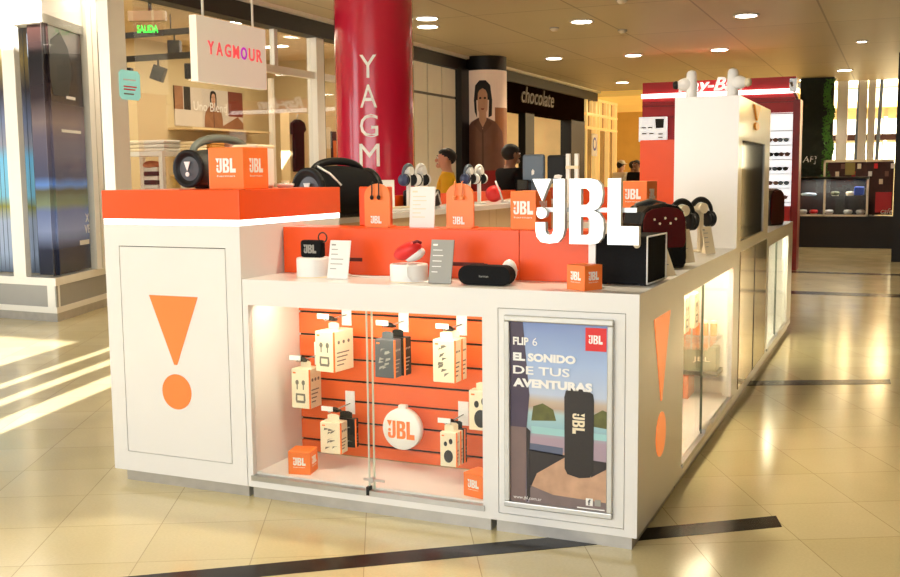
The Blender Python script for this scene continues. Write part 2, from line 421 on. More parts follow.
# beige blind panels seen beyond the column
bm_ = MB()
for i in range(4): bm_.box(-5.50, -5.46, 8.9+i*.52, 9.38+i*.52, 0, 2.62, MALLW); bm_.box(-5.50, -5.46, 8.9+i*.52, 9.38+i*.52, 2.66, 3.07, MALLW)
bm_.box(-5.49, -5.475, 8.9, 10.96, 0, 3.07, INK)
tag(bm_.build('blind_panel'), 'beige blind panels standing in the shop window right of the red column', 'panel')
struct(MB().box(-5.62, -5.36, 10.95, 11.25, 0, 3.1, DARK), 'trim_7')
# ------------------------------------------------------------------ corner display bay (far left)
bay = thing('display_bay', 'white framed glass display bay with low plinth in the far left corner', 'shop window', (-6.9, 4.05, 0))
A, B, C_, D = (-9.2, 4.12), (-6.9, 4.02), (-7.43, 5.45), (-9.2, 5.45)
def ring(m, z0, z1, mt, inset=0):
    q = [(A[0], A[1]+inset), (B[0]-inset, B[1]+inset), (C_[0]-inset, C_[1]), D]
    m.art(q, (0, 0, z0), X, Y, mt, z1-z0)
m = MB(); ring(m, 0, .09, STEEL, .02); m.build('kick_plate', bay)
m = MB(); ring(m, .09, .15, FRAME); ring(m, .37, .45, FRAME)
m.box(-7.03, -6.93, 4.03, 4.10, .15, .37, FRAME); m.build('plinth_frame', bay)
m = MB(); ring(m, .15, .37, GREYC, .015); m.build('plinth_panel', bay)
m = MB(); ring(m, 2.99, 3.08, FRAME); ring(m, 3.5, 3.6, FRAME); ring(m, 3.08, 3.5, WHITE2, .02); m.build('lintel', bay)
dBC = Vector((C_[0]-B[0], C_[1]-B[1], 0)).normalized()
def onBC(t, off=0): q = Vector((B[0], B[1], 0))+dBC*t; return q+Vector((-dBC.y, dBC.x, 0))*off
for (p, w) in ((Vector((-7.39, 4.06, 0)), .085), (onBC(1.02), .05), (onBC(1.17), .05), (onBC(1.40), .05)):
    MB().box(p.x-w, p.x+w, p.y-.03, p.y+.04, .45, 3.6, FRAME).build('post', bay)
MB().quad((A[0], A[1], .45), (B[0], B[1], .45), (B[0], B[1], 3.5), (A[0], A[1], 3.5), SMOKE).build('pane', bay)
MB().quad((B[0], B[1], .45), (C_[0], C_[1], .45), (C_[0], C_[1], 3.5), (B[0], B[1], 3.5), SMOKE).build('pane', bay)
# pictures hung inside the bay
def zr(*s): return [(z, srgb(*c)) for z, c in s]
PICT = ramp_mat('dark landscape print', 'Z', zr((.45, (30, 34, 44)), (.75, (38, 42, 60)), (.95, (120, 132, 165)), (1.15, (96, 108, 146)), (1.22, (112, 122, 96)), (1.36, (84, 84, 66)), (1.42, (92, 128, 190)), (1.5, (70, 72, 96)), (1.9, (96, 88, 102)), (2.05, (120, 104, 104)), (2.3, (48, 36, 40)), (2.7, (24, 20, 22)), (3.0, (62, 40, 36))), .25, .06, 3, .35)  # glow added in place of daylight reflected off the print
dp = MB(); o = onBC(.02, .03)
dp.art([(0, .47), (.93, .47), (.93, 2.99), (0, 2.99)], (o.x, o.y, 0), dBC, Z, PICT, .006)
dp.text('X', (o+dBC*.83+Vector((0, 0, .98))), dBC, Z, WHITE2, h=.09, depth=.004, base=.006)
dp.text('VE', (o+dBC*.80+Vector((0, 0, .86))), dBC, Z, WHITE2, h=.09, depth=.004, base=.006)
dp.rect(.66, .90, .74, .79, (o.x, o.y, 0), dBC, Z, WHITE2, .004, base=.006)
dp.art([(.12, 2.55), (.2, 2.85), (.42, 2.95), (.6, 2.8), (.66, 2.55), (.55, 2.3), (.2, 2.3)], (o.x, o.y, 0), dBC, Z, DARK, .003, base=.006)
for (v, a, b) in ((2.28, .5, .72), (1.93, .35, .82)): dp.rect(a, b, v, v+.03, (o.x, o.y, 0), dBC, Z, WHITE2, .004, base=.006)
dp.rect(-7.2, -6.93, .47, 2.99, (0, 4.12, 0), X, Z, PICT, .006)
tag(dp.build('landscape_poster'), 'tall dark landscape picture with white letters inside the left glass bay', 'poster')
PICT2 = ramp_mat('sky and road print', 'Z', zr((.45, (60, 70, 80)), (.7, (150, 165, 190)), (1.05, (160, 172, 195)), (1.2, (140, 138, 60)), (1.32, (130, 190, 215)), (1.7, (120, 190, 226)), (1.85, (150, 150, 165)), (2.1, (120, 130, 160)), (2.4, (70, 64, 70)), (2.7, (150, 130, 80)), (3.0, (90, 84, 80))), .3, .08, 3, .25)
dp2 = MB(); dp2.rect(-8.6, -7.24, .47, 2.99, (0, 4.25, 0), X, Z, PICT2, .006)
for k in range(22): dp2.rect(-8.6+k*.06, -8.594+k*.06, .47, 2.99, (0, 4.25, 0), X, Z, GREYB, .002, base=.006)
tag(dp2.build('sky_poster'), 'pale blue sky and road picture behind thin bars, far left glass', 'poster')

# ------------------------------------------------------------------ THE STAND
ZK, ZT = .055, 1.0
def inset_panel(m_body, u0, u1, v0, v1): pass
# tall cabinet on the left
XL, XB = -2.556, -1.783
tc = thing('tall_cabinet', 'tall white end cabinet with orange top band and large orange exclamation mark', 'cabinet', ((XL+XB)/2, .44, 0))
m = MB(); px0, px1, pz0, pz1 = -2.471, -1.866, .148, 1.136
m.box(XL, XB-.004, .014, .883, ZK, 1.236, WHITE)
m.box(XL, px0, 0, .014, ZK, 1.236, WHITE); m.box(px1, XB-.004, 0, .014, ZK, 1.236, WHITE)
m.box(px0, px1, 0, .014, ZK, pz0, WHITE); m.box(px0, px1, 0, .014, pz1, 1.236, WHITE)
m.build('carcass', tc)
MB().box(px0, px1, .011, .0138, pz0, pz1, GAP).build('shadow_gap', tc)
d = MB().box(px0+.004, px1-.004, 0, .011, pz0+.003, pz1-.004, WHITE).build('door', tc)
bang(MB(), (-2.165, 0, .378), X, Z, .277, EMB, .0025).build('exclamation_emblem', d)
MB().box(XL-.002, XB+.002, -.004, .885, 1.262, 1.395, ORANGE).build('top_band', tc, .003)
MB().box(XL+.003, XB-.002, .0, .882, 1.236, 1.262, LED).build('light_strip', tc)
MB().box(XL+.055, XB-.012, .022, .86, 0, ZK, STEEL).build('kick_plate', tc)

# front glass display cabinet
XC = -.597
dc = thing('display_cabinet', 'white cabinet with two sliding glass doors and orange slatted back, facing front', 'display cabinet', ((XB+XC)/2, .25, 0))
m = MB(); x0, x1 = XB, XC
m.box(x0, x1, 0, .05, .885, .955, WHITE); m.box(x0, x1, .05, .46, .94, .955, WHITE)
m.box(x0, x0+.028, 0, .44, .10, .885, WHITE); m.box(x1-.038, x1, 0, .44, .10, .885, WHITE); m.box(x0, x0+.028, .05, .44, .885, .94, WHITE); m.box(x1-.038, x1, .05, .44, .885, .94, WHITE)
m.box(x0+.028, x1-.038, .03, .42, .10, .115, WHITE); m.build('carcass', dc)
m = MB().box(x0, x1, 0, .44, ZK, .10, WHITE); m.box(x0+.02, x1-.03, -.006, .028, .085, .108, SILVER); m.build('bottom_rail', dc)
MB().box(x0+.012, x1-.012, .022, .42, 0, ZK, STEEL).build('kick_plate', dc)
m = MB(); zs = [.115, .179, .283, .385, .482, .586, .695, .805, .94]
m.box(x0+.028, x1-.038, .428, .44, .115, .94, GAP)
for a, b in zip(zs[:-1], zs[1:]): m.box(x0+.028, x1-.038, .416, .428, a+.005, b-.005, ORANGE_S)
m.build('slatted_back', dc, .002, 1)
gdoor = MB().box(x0+.028, -1.148, .024, .030, .108, .888, GLASSD).build('sliding_door', dc)
MB().box(-1.152, -1.146, .0235, .0305, .108, .888, GEDGE).build('door_edge', gdoor)
gdoor = MB().box(-1.168, x1-.038, .012, .018, .108, .888, GLASSD).build('sliding_door', dc)
MB().box(-1.170, -1.164, .0115, .0185, .108, .888, GEDGE).build('door_edge', gdoor)
m = MB(); m.cyl((-1.15, -.004, .155), (-1.15, .02, .155), .011, .011, SILVER); m.box(-1.19, -1.09, .002, .010, .150, .160, SILVER); m.build('lock', gdoor)
MB().box(-1.172, -1.158, -.008, .02, .088, .125, BLACK).build('door_stop', gdoor)

# corner cabinet with the poster
cc = thing('corner_cabinet', 'white corner cabinet carrying a framed speaker poster and an orange exclamation mark', 'cabinet', (-.3, .42, 0))
m = MB(); YC = .86; a0, a1, b0, b1 = -.568, -.05, .085, .926
m.box(XC, 0, .012, YC, ZK, .955, WHITE)
m.box(XC, a0, 0, .012, ZK, .955, WHITE); m.box(a1, 0, 0, .012, ZK, .955, WHITE)
m.box(a0, a1, 0, .012, ZK, b0, WHITE); m.box(a0, a1, 0, .012, b1, .955, WHITE); m.build('carcass', cc)
MB().box(a0, a1, .010, .0119, b0, b1, GREYC).build('panel_gap', cc)
MB().box(a0+.003, a1-.003, .0005, .010, b0+.003, b1-.003, WHITE).build('front_panel', cc)
MB().box(XC+.012, -.025, .025, YC-.02, 0, ZK, STEEL).build('kick_plate', cc)
bang(MB(), (0, .41, .275), Y, Z, .31, EMB_SHADE_SIDE, .0025).build('exclamation_emblem', cc)
# poster frame
fx0, fx1, fz0, fz1 = -.537, -.094, .122, .900
m = MB(); t = .024
for q in ((fx0, fx1, fz0, fz0+t), (fx0, fx1, fz1-t, fz1), (fx0, fx0+t, fz0+t, fz1-t), (fx1-t, fx1, fz0+t, fz1-t)): m.box(q[0], q[1], -.018, 0.0005, q[2], q[3], SILVER)
pf = m.build('poster_frame', cc, .004)
P0 = (fx0+t, -.002, fz0+t); pw, ph = fx1-fx0-2*t, fz1-fz0-2*t
SKY = ramp_mat('poster sky print', 'Z', zr((.10, (150, 140, 160)), (.42, (172, 150, 165)), (.47, (150, 190, 200)), (.52, (170, 200, 205)), (.545, (186, 160, 140)), (.57, (196, 178, 160)), (.6, (190, 202, 224)), (.72, (166, 188, 226)), (.9, (120, 140, 194))), .3, .015, 6)
CONC = mat('poster concrete', srgb(200, 160, 132), .4, noise=.3, scale=18)
CONCD = mat('poster shade', srgb(44, 36, 36), .4, noise=.2)
TREE = mat('poster tree', srgb(96, 98, 48), .4, noise=.5, scale=30)
POLE = mat('poster pole', srgb(126, 106, 104), .4, noise=.25, scale=10)
POLED = mat('poster pole upper', srgb(74, 62, 84), .4, noise=.25, scale=10)
SPK = mat('poster speaker', srgb(44, 38, 36), .5, noise=.2, scale=120)
m = MB()
def pr_(poly, mt, lay): m.art([(q[0]*pw, q[1]*ph) for q in poly], P0, X, Z, mt, .0005*lay+.0008)
pr_([(0,0),(1,0),(1,1),(0,1)], SKY, 0)
pr_([(.22,.46),(.24,.54),(.34,.56),(.45,.53),(.48,.47)], TREE, 1); pr_([(.8,.46),(.86,.52),(.95,.55),(1,.54),(1,.45)], TREE, 1)
pr_([(.22,.39),(1,.385),(1,.42),(.22,.43)], mat('poster pool', srgb(160, 206, 208), .4, noise=.1), 1)
pr_([(.2,.0),(1,0),(1,.25),(.55,.30),(.2,.30)], CONC, 2)
pr_([(.2,.07),(.2,.30),(.6,.285),(.28,.17)], CONCD, 3); pr_([(.84,.18),(1,.235),(1,.27),(.84,.275)], CONCD, 3)
pr_([(.2,0),(1,0),(1,.05),(.45,.06),(.2,.10)], mat('poster ground shade', srgb(128, 112, 112), .4, noise=.3, scale=12), 3)
pr_([(.2,.295),(.55,.28),(.55,.325),(.2,.335)], mat('poster kerb', srgb(96, 104, 130), .4), 3)
pr_([(0,0),(.16,0),(.17,.5),(.11,1),(0,1)], POLE, 4); pr_([(0,.42),(.17,.42),(.2,.6),(.13,1),(0,1)], POLED, 5)
pr_([(.17,0),(.21,.03),(.2,.25),(.21,.4),(.17,.42)], CONCD, 5)
spk = [(q[0], q[1]+.055) for q in [(.60,.13),(.57,.16),(.565,.55),(.58,.585),(.63,.60),(.80,.595),(.855,.575),(.865,.54),(.86,.155),(.83,.125),(.72,.115)]]
pr_(spk, SPK, 6)
logo(m, Vector(P0)+Vector(((.65*pw), -.0045, .525*ph)), (0, 0, -1), X, .125*pw, CREAM, .0006)
m.rect(.775*pw, .985*pw, .862*ph, .985*ph, P0, X, Z, REDHOT, .0022)
logo(m, Vector(P0)+Vector((.805*pw, -.0022, .90*ph)), X, Z, .046*ph, WHITE2, .0006)
for s, u, v, w, h, b in (('FLIP', .03, .872, .165, .043, .035), ('6', .235, .872, .05, .043, -.0), ('EL SONIDO', .03, .785, .65, .046, .055), ('DE TUS', .03, .713, .59, .046, .02), ('AVENTURAS', .03, .642, .82, .048, .055)):
    m.text(s, Vector(P0)+Vector((u*pw, -.0042, v*ph)), X, Z, WHITE2, w=w*pw, h=h*ph, depth=.0006, bold=b)
m.text('www.jbl.com.ar', Vector(P0)+Vector((.03*pw, -.0042, .012*ph)), X, Z, WHITE2, w=.30*pw, depth=.0005)
m.rect(.79*pw, .86*pw, .025*ph, .065*ph, P0, X, Z, WHITE2, .0042)
m.text('f', Vector(P0)+Vector((.812*pw, -.0044, .028*ph)), X, Z, INKD, h=.032*ph, depth=.0005, bold=.02)
m.rect(.88*pw, .94*pw, .028*ph, .062*ph, P0, X, Z, GREYC, .0042)
m.rect(.7*pw, .98*pw, .006*ph, .012*ph, P0, X, Z, WHITE2, .004)
m.build('poster', pf)

# right-hand run of cabinets
DX = -.36
def side_cabinet(label, y0, y1, g0, g1, split, back, loc):
    t = thing('display_cabinet', label, 'display cabinet', loc)
    m = MB()
    m.box(-.05, 0, y0, y1, .895, .955, WHITE); m.box(DX, -.05, y0, y1, .94, .955, WHITE)
    m.box(-.05, 0, y0, g0, .11, .895, WHITE); m.box(-.05, 0, g1, y1, .11, .895, WHITE)
    m.box(DX, -.05, y0, y0+.015, .11, .94, WHITE); m.box(DX, -.05, y1-.015, y1, .11, .94, WHITE)
    m.box(DX, -.02, y0+.015, y1-.015, .10, .115, WHITE); m.build('carcass', t)
    m = MB().box(DX, 0, y0, y1, ZK, .10, WHITE); m.box(-.03, .005, g0, g1, .09, .112, SILVER); m.build('bottom_rail', t)
    MB().box(DX, -.025, y0, y1, 0, ZK, STEEL).build('kick_plate', t)
    m = MB(); m.box(DX-.012, DX, y0, y1, .1, .955, WHITE)
    if back is not WHITE:
        m.box(DX, DX+.06, y0+.015, y1-.015, .115, .94, GAP)
        for k in range(8): m.box(DX+.06, DX+.072, y0+.015, y1-.015, .115+k*.103+.004, .115+(k+1)*.103-.004, back)
    m.build('back_panel', t)
    for k, (a, b) in enumerate(((g0, split+.02), (split-.02, g1))):
        d = MB().box(-.030+.012*k, -.025+.012*k, a, b, .112, .897, GLASSR).build('sliding_door', t)
        e = split+.02 if k == 0 else split-.02
        MB().box(-.0305+.012*k, -.0245+.012*k, e-.005, e+.005, .112, .897, mat('green glass edge', srgb(70, 84, 66), .2)).build('door_edge', d)
    MB().box(-.02, .008, split-.02, split+.16, .112, .135, SILVER).build('handle', t)
    return t
side_cabinet('lit white glass-door cabinet on the right side nearest the corner poster', YC, 2.50, .885, 2.41, 1.50, ORANGE_S, (-.18, 1.7, 0))
side_cabinet('lit white glass-door cabinet at the far right end of the stand', 4.108, 6.10, 4.22, 5.72, 4.95, WHITE, (-.18, 5.1, 0))

# tower
T0, T1 = 2.50, 4.108
tw = thing('display_tower', 'tall white tower with dark screen and glass panel with painted golden reflection, right side', 'tower', (-.19, 3.3, 0))
m = MB(); m.box(-.378, -.02, T0, T1, ZK, 1.902, WHITE)
sc_ = (2.66, 3.83, 1.03, 1.646); gp = (2.68, 4.06, .105, .965)
for a, b, c, d2 in ((T0, sc_[0], ZK, 1.902), (sc_[1], T1, ZK, 1.902)): m.box(-.02, 0, a, b, c, d2, WHITE)
m.box(-.02, 0, sc_[0], sc_[1], sc_[3], 1.902, WHITE); m.box(-.02, 0, sc_[0], sc_[1], gp[3], sc_[2], WHITE)
m.box(-.02, 0, sc_[0], sc_[1], ZK, gp[2], WHITE); m.build('carcass', tw)
MB().box(-.019, -.008, sc_[0]+.004, sc_[1]-.004, sc_[2]+.004, sc_[3]-.004, SCREEN).build('screen', tw)
s2 = MB(); s2.box(-.019, .003, gp[0], gp[1], gp[2], gp[3], MIRROR); s2.build('reflecting_glass_panel', tw)
MB().box(-.019, .005, 3.36, 3.375, gp[2], gp[3], GAP).build('panel_joint', tw)
MB().box(-.35, -.025, T0, T1, 0, ZK, STEEL).build('kick_plate', tw)
m = MB(); EM = mat('gold orange emblem', srgb(240, 160, 60), .35, emit=.2, ecol=srgb(240, 150, 50))
bang(m, (0, 3.27, 1.725), Y, Z, .30, EM, .012); 
for i in range(len(m.v)): m.v[i].z = 1.725+(m.v[i].z-1.725)*.28
m.build('exclamation_emblem', tw)

# countertops
m = MB(); m.box(XB, 0, 0, .50, .955, 1.0, WHITE); m.box(-.50, 0, .50, T0, .955, 1.0, WHITE)
tag(m.build('countertop'), 'white countertop running along the front and round the right corner', 'countertop')
tag(MB().box(-.50, 0, T1, 6.10, .955, 1.0, WHITE).build('countertop'), 'white countertop beyond the tower at the far right end', 'countertop')
# orange riser on the counter
rs = thing('display_riser', 'long orange riser board standing along the back of the front counter', 'display riser', (-1.03, .4, 1.0))
m = MB(); m.box(XB+.002, -.60, .34, .54, 1.0, 1.215, ORANGE); m.box(-.598, -.285, .34, .54, 1.0, 1.215, ORANGE); m.build('board', rs, .002)
for a, b, z in ((-1.50, -1.36, 1.062), (-.98, -.76, 1.055)): MB().box(a, b, .336, .341, z, z+.016, mat('slot', srgb(90, 22, 10), .7)).build('cable_slot', rs)

# left-hand bench, back counter and back panel of the stand
bn = thing('display_bench', 'tan and white inner bench with orange outer band along the left side of the stand', 'bench', (-2.28, 3.2, 0))
m = MB()
for a, b in ((.885, 3.55), (3.556, 3.70), (3.706, 5.49)): m.box(-2.54, -2.0, a, b, .0, 1.185, TANP)
m.build('carcass', bn)
MB().box(-2.55, -1.985, .885, 5.49, 1.185, 1.22, WHITE).build('bench_top', bn)
MB().box(-2.556, -2.49, .885, 5.49, 1.22, 1.305, ORANGE).build('orange_band', bn)
bc = thing('back_counter', 'white back counter with orange upright panel at the far end of the stand', 'counter', (-1.3, 5.8, 0))
m = MB(); m.box(-2.55, -.52, 5.5, 6.1, 0, .955, WHITE); m.build('carcass', bc)
MB().box(-2.55, -.505, 5.5, 6.1, .955, 1.0, WHITE).build('counter_top', bc)
MB().box(-1.40, -.6, 5.98, 6.06, 1.0, 1.765, ORANGE).build('upright_panel', bc)
MB().box(-2.55, -1.41, 5.98, 6.1, 1.0, 1.32, ORANGE).build('orange_band', bc)
# ------------------------------------------------------------------ things on the stand
def logo_cube(label, loc, s, rz=0, dark=True, w=None, d=None, group='orange cube boxes with white logos'):
    """orange carton with the white mark on two faces; local base at z=0, centred"""
    w = w or s; d = d or s
    t = thing('gift_box', label, 'box', loc, rz, group)
    b = MB().box(-w/2, w/2, -d/2, d/2, 0, s, ORANGE_B).build('carton', t, .004*s/.1*.5, 2, world=False)
    m = MB(); h = s*.34
    logo(m, (-h*.84, -d/2, s*.40), X, Z, h, WHITE2, .0008)
    m.text('harman', (-h*.75, -d/2, s*.30), X, Z, WHITE2, w=h*1.5, h=s*.045, depth=.0006)
    m.build('printed_logo', b, world=False); m = MB()
    logo(m, (w/2, -h*.84, s*.40), Y, Z, h, WHITE2, .0008)
    m.text('harman', (w/2, -h*.75, s*.30), Y, Z, WHITE2, w=h*1.5, h=s*.045, depth=.0006)
    m.build('printed_logo', b, world=False)
    return t
logo_cube('large orange cube box with white logo on the orange top of the tall cabinet', (-1.922, .20, 1.395), .19, 0, d=.2)
logo_cube('small orange cube box on the counter below the big white letters', (-.243, .105, 1.0), .098, -.50)
logo_cube('small orange cube box in the left corner of the front glass cabinet', (-1.565, .12, .115), .105, .22)
logo_cube('small orange cube box in the right corner of the front glass cabinet', (-.692, .11, .115), .10, -.25)
logo_cube('orange cube box on the riser behind the left edge of the big white letters', (-.580, .44, 1.215), .165, -.1, w=.12)
logo_cube('orange cube box standing behind the black speaker right of the big white letters', (-.335, 1.38, 1.262), .15, -.12)
tag(MB().box(-.42, -.25, 1.30, 1.46, 1.0, 1.262, BLACKG).build('black_plinth', None, .01), 'glossy black block under an orange cube box behind the letters', 'plinth')
# white rounded box behind the large cube
t = thing('white_carton', 'white rounded carton right behind the large orange cube box', 'box', (-2.0, .43, 1.395))
m = MB(); m.box(-2.07, -1.925, .36, .51, 1.395, 1.60, WHITE2); m.build('carton_body', t, .02, 3)
MB().box(-2.072, -1.923, .358, .512, 1.585, 1.605, CREAM).build('lid', t, .012, 2)
t = thing('charging_dish', 'small flat white dish on the orange cabinet top beside the large cube', 'dish', (-1.955, .64, 1.395))
MB().lathe([(.035, 0), (.045, .012), (.045, .02), (.03, .024)], (-1.955, .64, 1.395), Z, WHITE2).build('dish_body', t)
MB().lathe([(.02, 0), (.02, .012)], (-1.955, .64, 1.419), Z, CREAM).build('button', t)

def boombox(label, loc, rz, body, cap, hcol, L=.46, R=.10, hh=1.0):
    """barrel loudspeaker lying along local +Y, cap toward -Y"""
    t = thing('portable_speaker', label, 'speaker', loc, rz, 'barrel speakers with carry handles')
    z = R*1.04
    m = MB(); pr = []
    for i in range(15):
        q = i/14; rr = R*(.86+.2*math.sin(PI*min(max(q, 0), 1))**.7)
        pr.append((rr, .02+q*(L-.04)))
    m.lathe(pr, (0, 0, z), Y, body, 32); m.build('barrel', t, world=False)
    for y, s in ((0, -1), (L, 1)):
        m = MB(); m.lathe([(R*.9, 0), (R*.98, .008), (R*.98, .028), (R*.84, .034), (R*.78, .018), (R*.62, .014)], (0, y-s*.02, z), (0, s, 0), cap, 32)
        m.lathe([(R*.62, 0), (.0001, .004)], (0, y-s*.005, z), (0, s, 0), GREYD, 32)
        c = m.build('end_cap', t, world=False)
        if s < 0:
            e = MB(); k = R*.42
            bang(e, (0, -.008, z-k*.95), X, Z, k*.95, WHITE2, .004); e.build('exclamation_emblem', c, world=False)
    m = MB(); P = []
    for i in range(17):
        a = PI*i/16; P.append((0, L/2-math.cos(a)*L*.44, z+R*.62+math.sin(a)**.75*R*hh))
    m.tube(P, [.016+.006*math.sin(PI*i/16) for i in range(17)], hcol, 10); m.build('carry_handle', t, world=False)
    MB().box(-R*.6, R*.6, L*.2, L*.8, 0, R*.2, cap).build('foot', t, .01, world=False)
    return t
boombox('dark green barrel speaker with carry handle left of the large orange cube', (-2.285, .30, 1.395), -.05, CHAR, BLACK, mat('grey green rubber', srgb(120, 126, 118), .5, noise=.06), .50, .094)
bb = boombox('black barrel speaker with handle and white diagonal strap behind the orange cabinet top', (-2.08, 1.06, 1.22), -.30, BLACKM, BLACK, BLACK, .44, .138, .62)
MB().tube([(.045, .03, .285), (.10, .07, .245), (.136, .12, .18)], .006, WHITE2, 8).build('white_strap', bb, world=False)

def price_card(label, loc, rz, w, h, m_, lean=.22, lines=5, ink=GREYC, group='leaning price cards'):
    t = thing('price_card', label, 'price card', loc, rz, group)
    R = X; U = Vector((0, math.sin(lean), math.cos(lean)))
    m = MB(); m.rect(-w/2, w/2, 0, h, (0, 0, 0), R, U, m_, .006); m.build('card', t, .002, 1, world=False)
    m = MB(); rng = random.Random(label)
    m.rect(-w*.4, -w*.2, h*.86, h*.90, (0, 0, 0), R, U, ink, .0066)
    for i in range(lines):
        v = h*(.25+.5*i/max(1, lines-1)); wd = rng.uniform(.25, .6)
        m.rect(-w*.38, -w*.38+w*wd, v, v+h*.02, (0, 0, 0), R, U, ink, .0066)
    m.build('printed_lines', t, world=False)
    MB().quad((-w*.3, .0, .002), (w*.3, 0, .002), (w*.3, h*.42, .002), (-w*.3, h*.42, .002), m_).art([(0, 0), (h*.42, 0), (h*math.sin(lean)*.85, h*.8)], (0, 0, 0), Y, Z, m_, .004).build('easel', t, world=False)
    return t
price_card('white price card leaning beside the small black speaker on the front counter', (-1.375, .14, 1.0), .0, .105, .172, WHITE2)
price_card('grey price card leaning right of the red speaker on the front counter', (-.868, .11, 1.0), .0, .105, .185, GREYC, ink=WHITE2)
price_card('tall white price card standing between the two orange earphone stands on the riser', (-1.093, .42, 1.215), .0, .125, .185, WHITE2, .1, 6, CREAM)
price_card('white price card leaning by the black speaker with white edges, right counter', (-.035, .72, 1.0), 1.0, .07, .20, CREAM, .45, 7)
price_card('white price card leaning in front of the nearer headphones on the right counter', (-.085, 1.42, 1.0), 1.05, .10, .17, CREAM, .25, 4)
price_card('white price card leaning in front of the farther headphones by the tower', (-.075, 2.02, 1.0), 1.0, .08, .155, CREAM, .25, 4)
price_card('white price card on the inner bench left of the dark blue and white headphones', (-2.30, 2.42, 1.22), .5, .11, .21, WHITE2, .3, 4)

# small speakers on drum stands
def drum(label, loc, r=.07, h=.088):
    t = thing('drum_stand', label, 'stand', loc, 0, 'white drum stands')
    MB().lathe([(r*.98, 0), (r, .004), (r, h-.006), (r*.97, h), (.0001, h)], (0, 0, 0), Z, WHITE2, 36).build('drum', t, world=False)
    MB().lathe([(r*1.02, 0), (r*1.02, .004), (r, .005)], (0, 0, 0), Z, CREAM, 36).build('base_rim', t, world=False)
    return t
drum('white drum stand under the small black speaker, front counter', (-1.535, .20, 1.0), .075, .088)
drum('white drum stand under the red speaker, front counter', (-1.035, .16, 1.0), .082, .075)
t = thing('mini_speaker', 'small black square speaker with strap loop on a white drum stand', 'speaker', (-1.535, .20, 1.088))
b = MB().box(-.055, .055, -.022, .022, 0, .078, BLACKM).build('speaker_body', t, .012, 3, world=False)
logo(MB(), (-.034, -.022, .02), X, Z, .038, GREYC, .003).build('printed_logo', b, world=False)
P = [(.052+.022*math.cos(a), 0, .090+.022*math.sin(a)) for a in [2*PI*i/18 for i in range(18)]]
MB().tube(P, .0035, mat('brown strap', srgb(70, 46, 34), .7), 6, closed=True).build('strap_loop', t, world=False)
t = thing('clip_speaker', 'tilted red oval speaker with white back on a white drum stand', 'speaker', (-1.04, .16, 1.075))
Mr = Matrix.Rotation(-.42, 3, 'Y')
m = MB(); m.ell((0, 0, .055), (.068, .045, .034), REDHOT, 24, 14, Mr); m.build('speaker_body', t, world=False)
m = MB(); m.ell((.028, .012, .038), (.05, .034, .026), WHITE2, 20, 10, Mr); m.build('back_shell', t, world=False)
MB().tube([(.035, -.02, .092), (.055, -.02, .099), (.07, -.01, .09)], .006, mat('black red clip', srgb(120, 16, 22), .4), 8).build('clip', t, world=False)
m = MB(); m.tube([(-1.02, .118, 1.085), (-1.005, .075, 1.07), (-1.0, .07, 1.03), (-.985, .085, 1.006), (-.94, .13, 1.005), (-.90, .2, 1.005)], .0032, WHITE2, 8)
tag(m.build('charging_cable'), 'white cable hanging from the red speaker down its drum stand', 'cable')
m = MB(); m.tube([(-1.46, .215, 1.06), (-1.43, .24, 1.05), (-1.41, .25, 1.02), (-1.36, .25, 1.004), (-1.26, .24, 1.004), (-1.16, .26, 1.005), (-1.12, .25, 1.006)], .0035, WHITE2, 8)
tag(m.build('charging_cable'), 'white cable lying on the front counter behind the white price card', 'cable')
# capsule speaker
t = thing('capsule_speaker', 'black capsule speaker lying on the front counter', 'speaker', (-.665, .13, 1.0))
m = MB(); R_ = .041
pts = [(-.076+R_*math.cos(a), R_+R_*math.sin(a)) for a in [PI/2+PI*i/10 for i in range(11)]]+[(.076+R_*math.cos(a), R_+R_*math.sin(a)) for a in [-PI/2+PI*i/10 for i in range(11)]]
pts = [(x*.98, z*.98+.001) for x, z in pts]
m.art(pts, (0, .035, 0), X, Z, BLACKM, .07); b = m.build('speaker_body', t, .012, 3, world=False)
MB().text('harman', (-.02, -.0352, .034), X, Z, GREYC, w=.04, depth=.0008).build('printed_mark', b, world=False)
m = MB(); m.ell((.07, .045, .085), (.026, .02, .016), WHITE2); 
MB().box(-.13, -.02, .055, .06, .07, .082, mat('dark cable', srgb(100, 25, 12), .6)).build('cable_plug', t, world=False)
t2 = thing('earbud_case', 'small white earbud case behind the black capsule speaker', 'earphone case', (-.60, .22, 1.0))
MB().ell((-.60, .22, 1.05), (.035, .026, .05), WHITE2).build('case_shell', t2); MB().box(-.632, -.568, .1945, .2455, 1.052, 1.054, GREYC).build('lid_seam', t2)

# big lit letters
lt = thing('letter_sign', 'large lit white three-letter sign with exclamation mark on a post above the counter', 'sign', (-.225, .12, 1.0))
H = .256; O = Vector((-.463, .12, 1.176)); k = H
for nm, ps in (('exclamation_mark', ((LG_TRI, ()), (LG_DOT, ()))), ('letter_j', ((LG_J, ()),)), ('letter_b', ((LG_B, LG_BH),)), ('letter_l', ((LG_L, ()),))):
    m = MB()
    for poly, holes in ps:
        m.art(poly, O, X, Z, LETTER, .003, k, holes=holes, base=.0)
        m.art(poly, O, X, Z, mat('letter return', srgb(205, 205, 205), .3, noise=.02) if 'letter return' not in bpy.data.materials else bpy.data.materials['letter return'], .032, k, holes=holes, base=-.032)
    m.build(nm, lt)
m = MB(); m.box(-.455, -.05, .150, .158, 1.300, 1.318, SILVER); m.box(-.24, -.212, .148, .158, 1.004, 1.31, WHITE2); m.build('post', lt)
MB().lathe([(.05, 0), (.05, .006), (.0001, .007)], (-.226, .15, 1.0), Z, WHITE2).build('base_disc', lt)

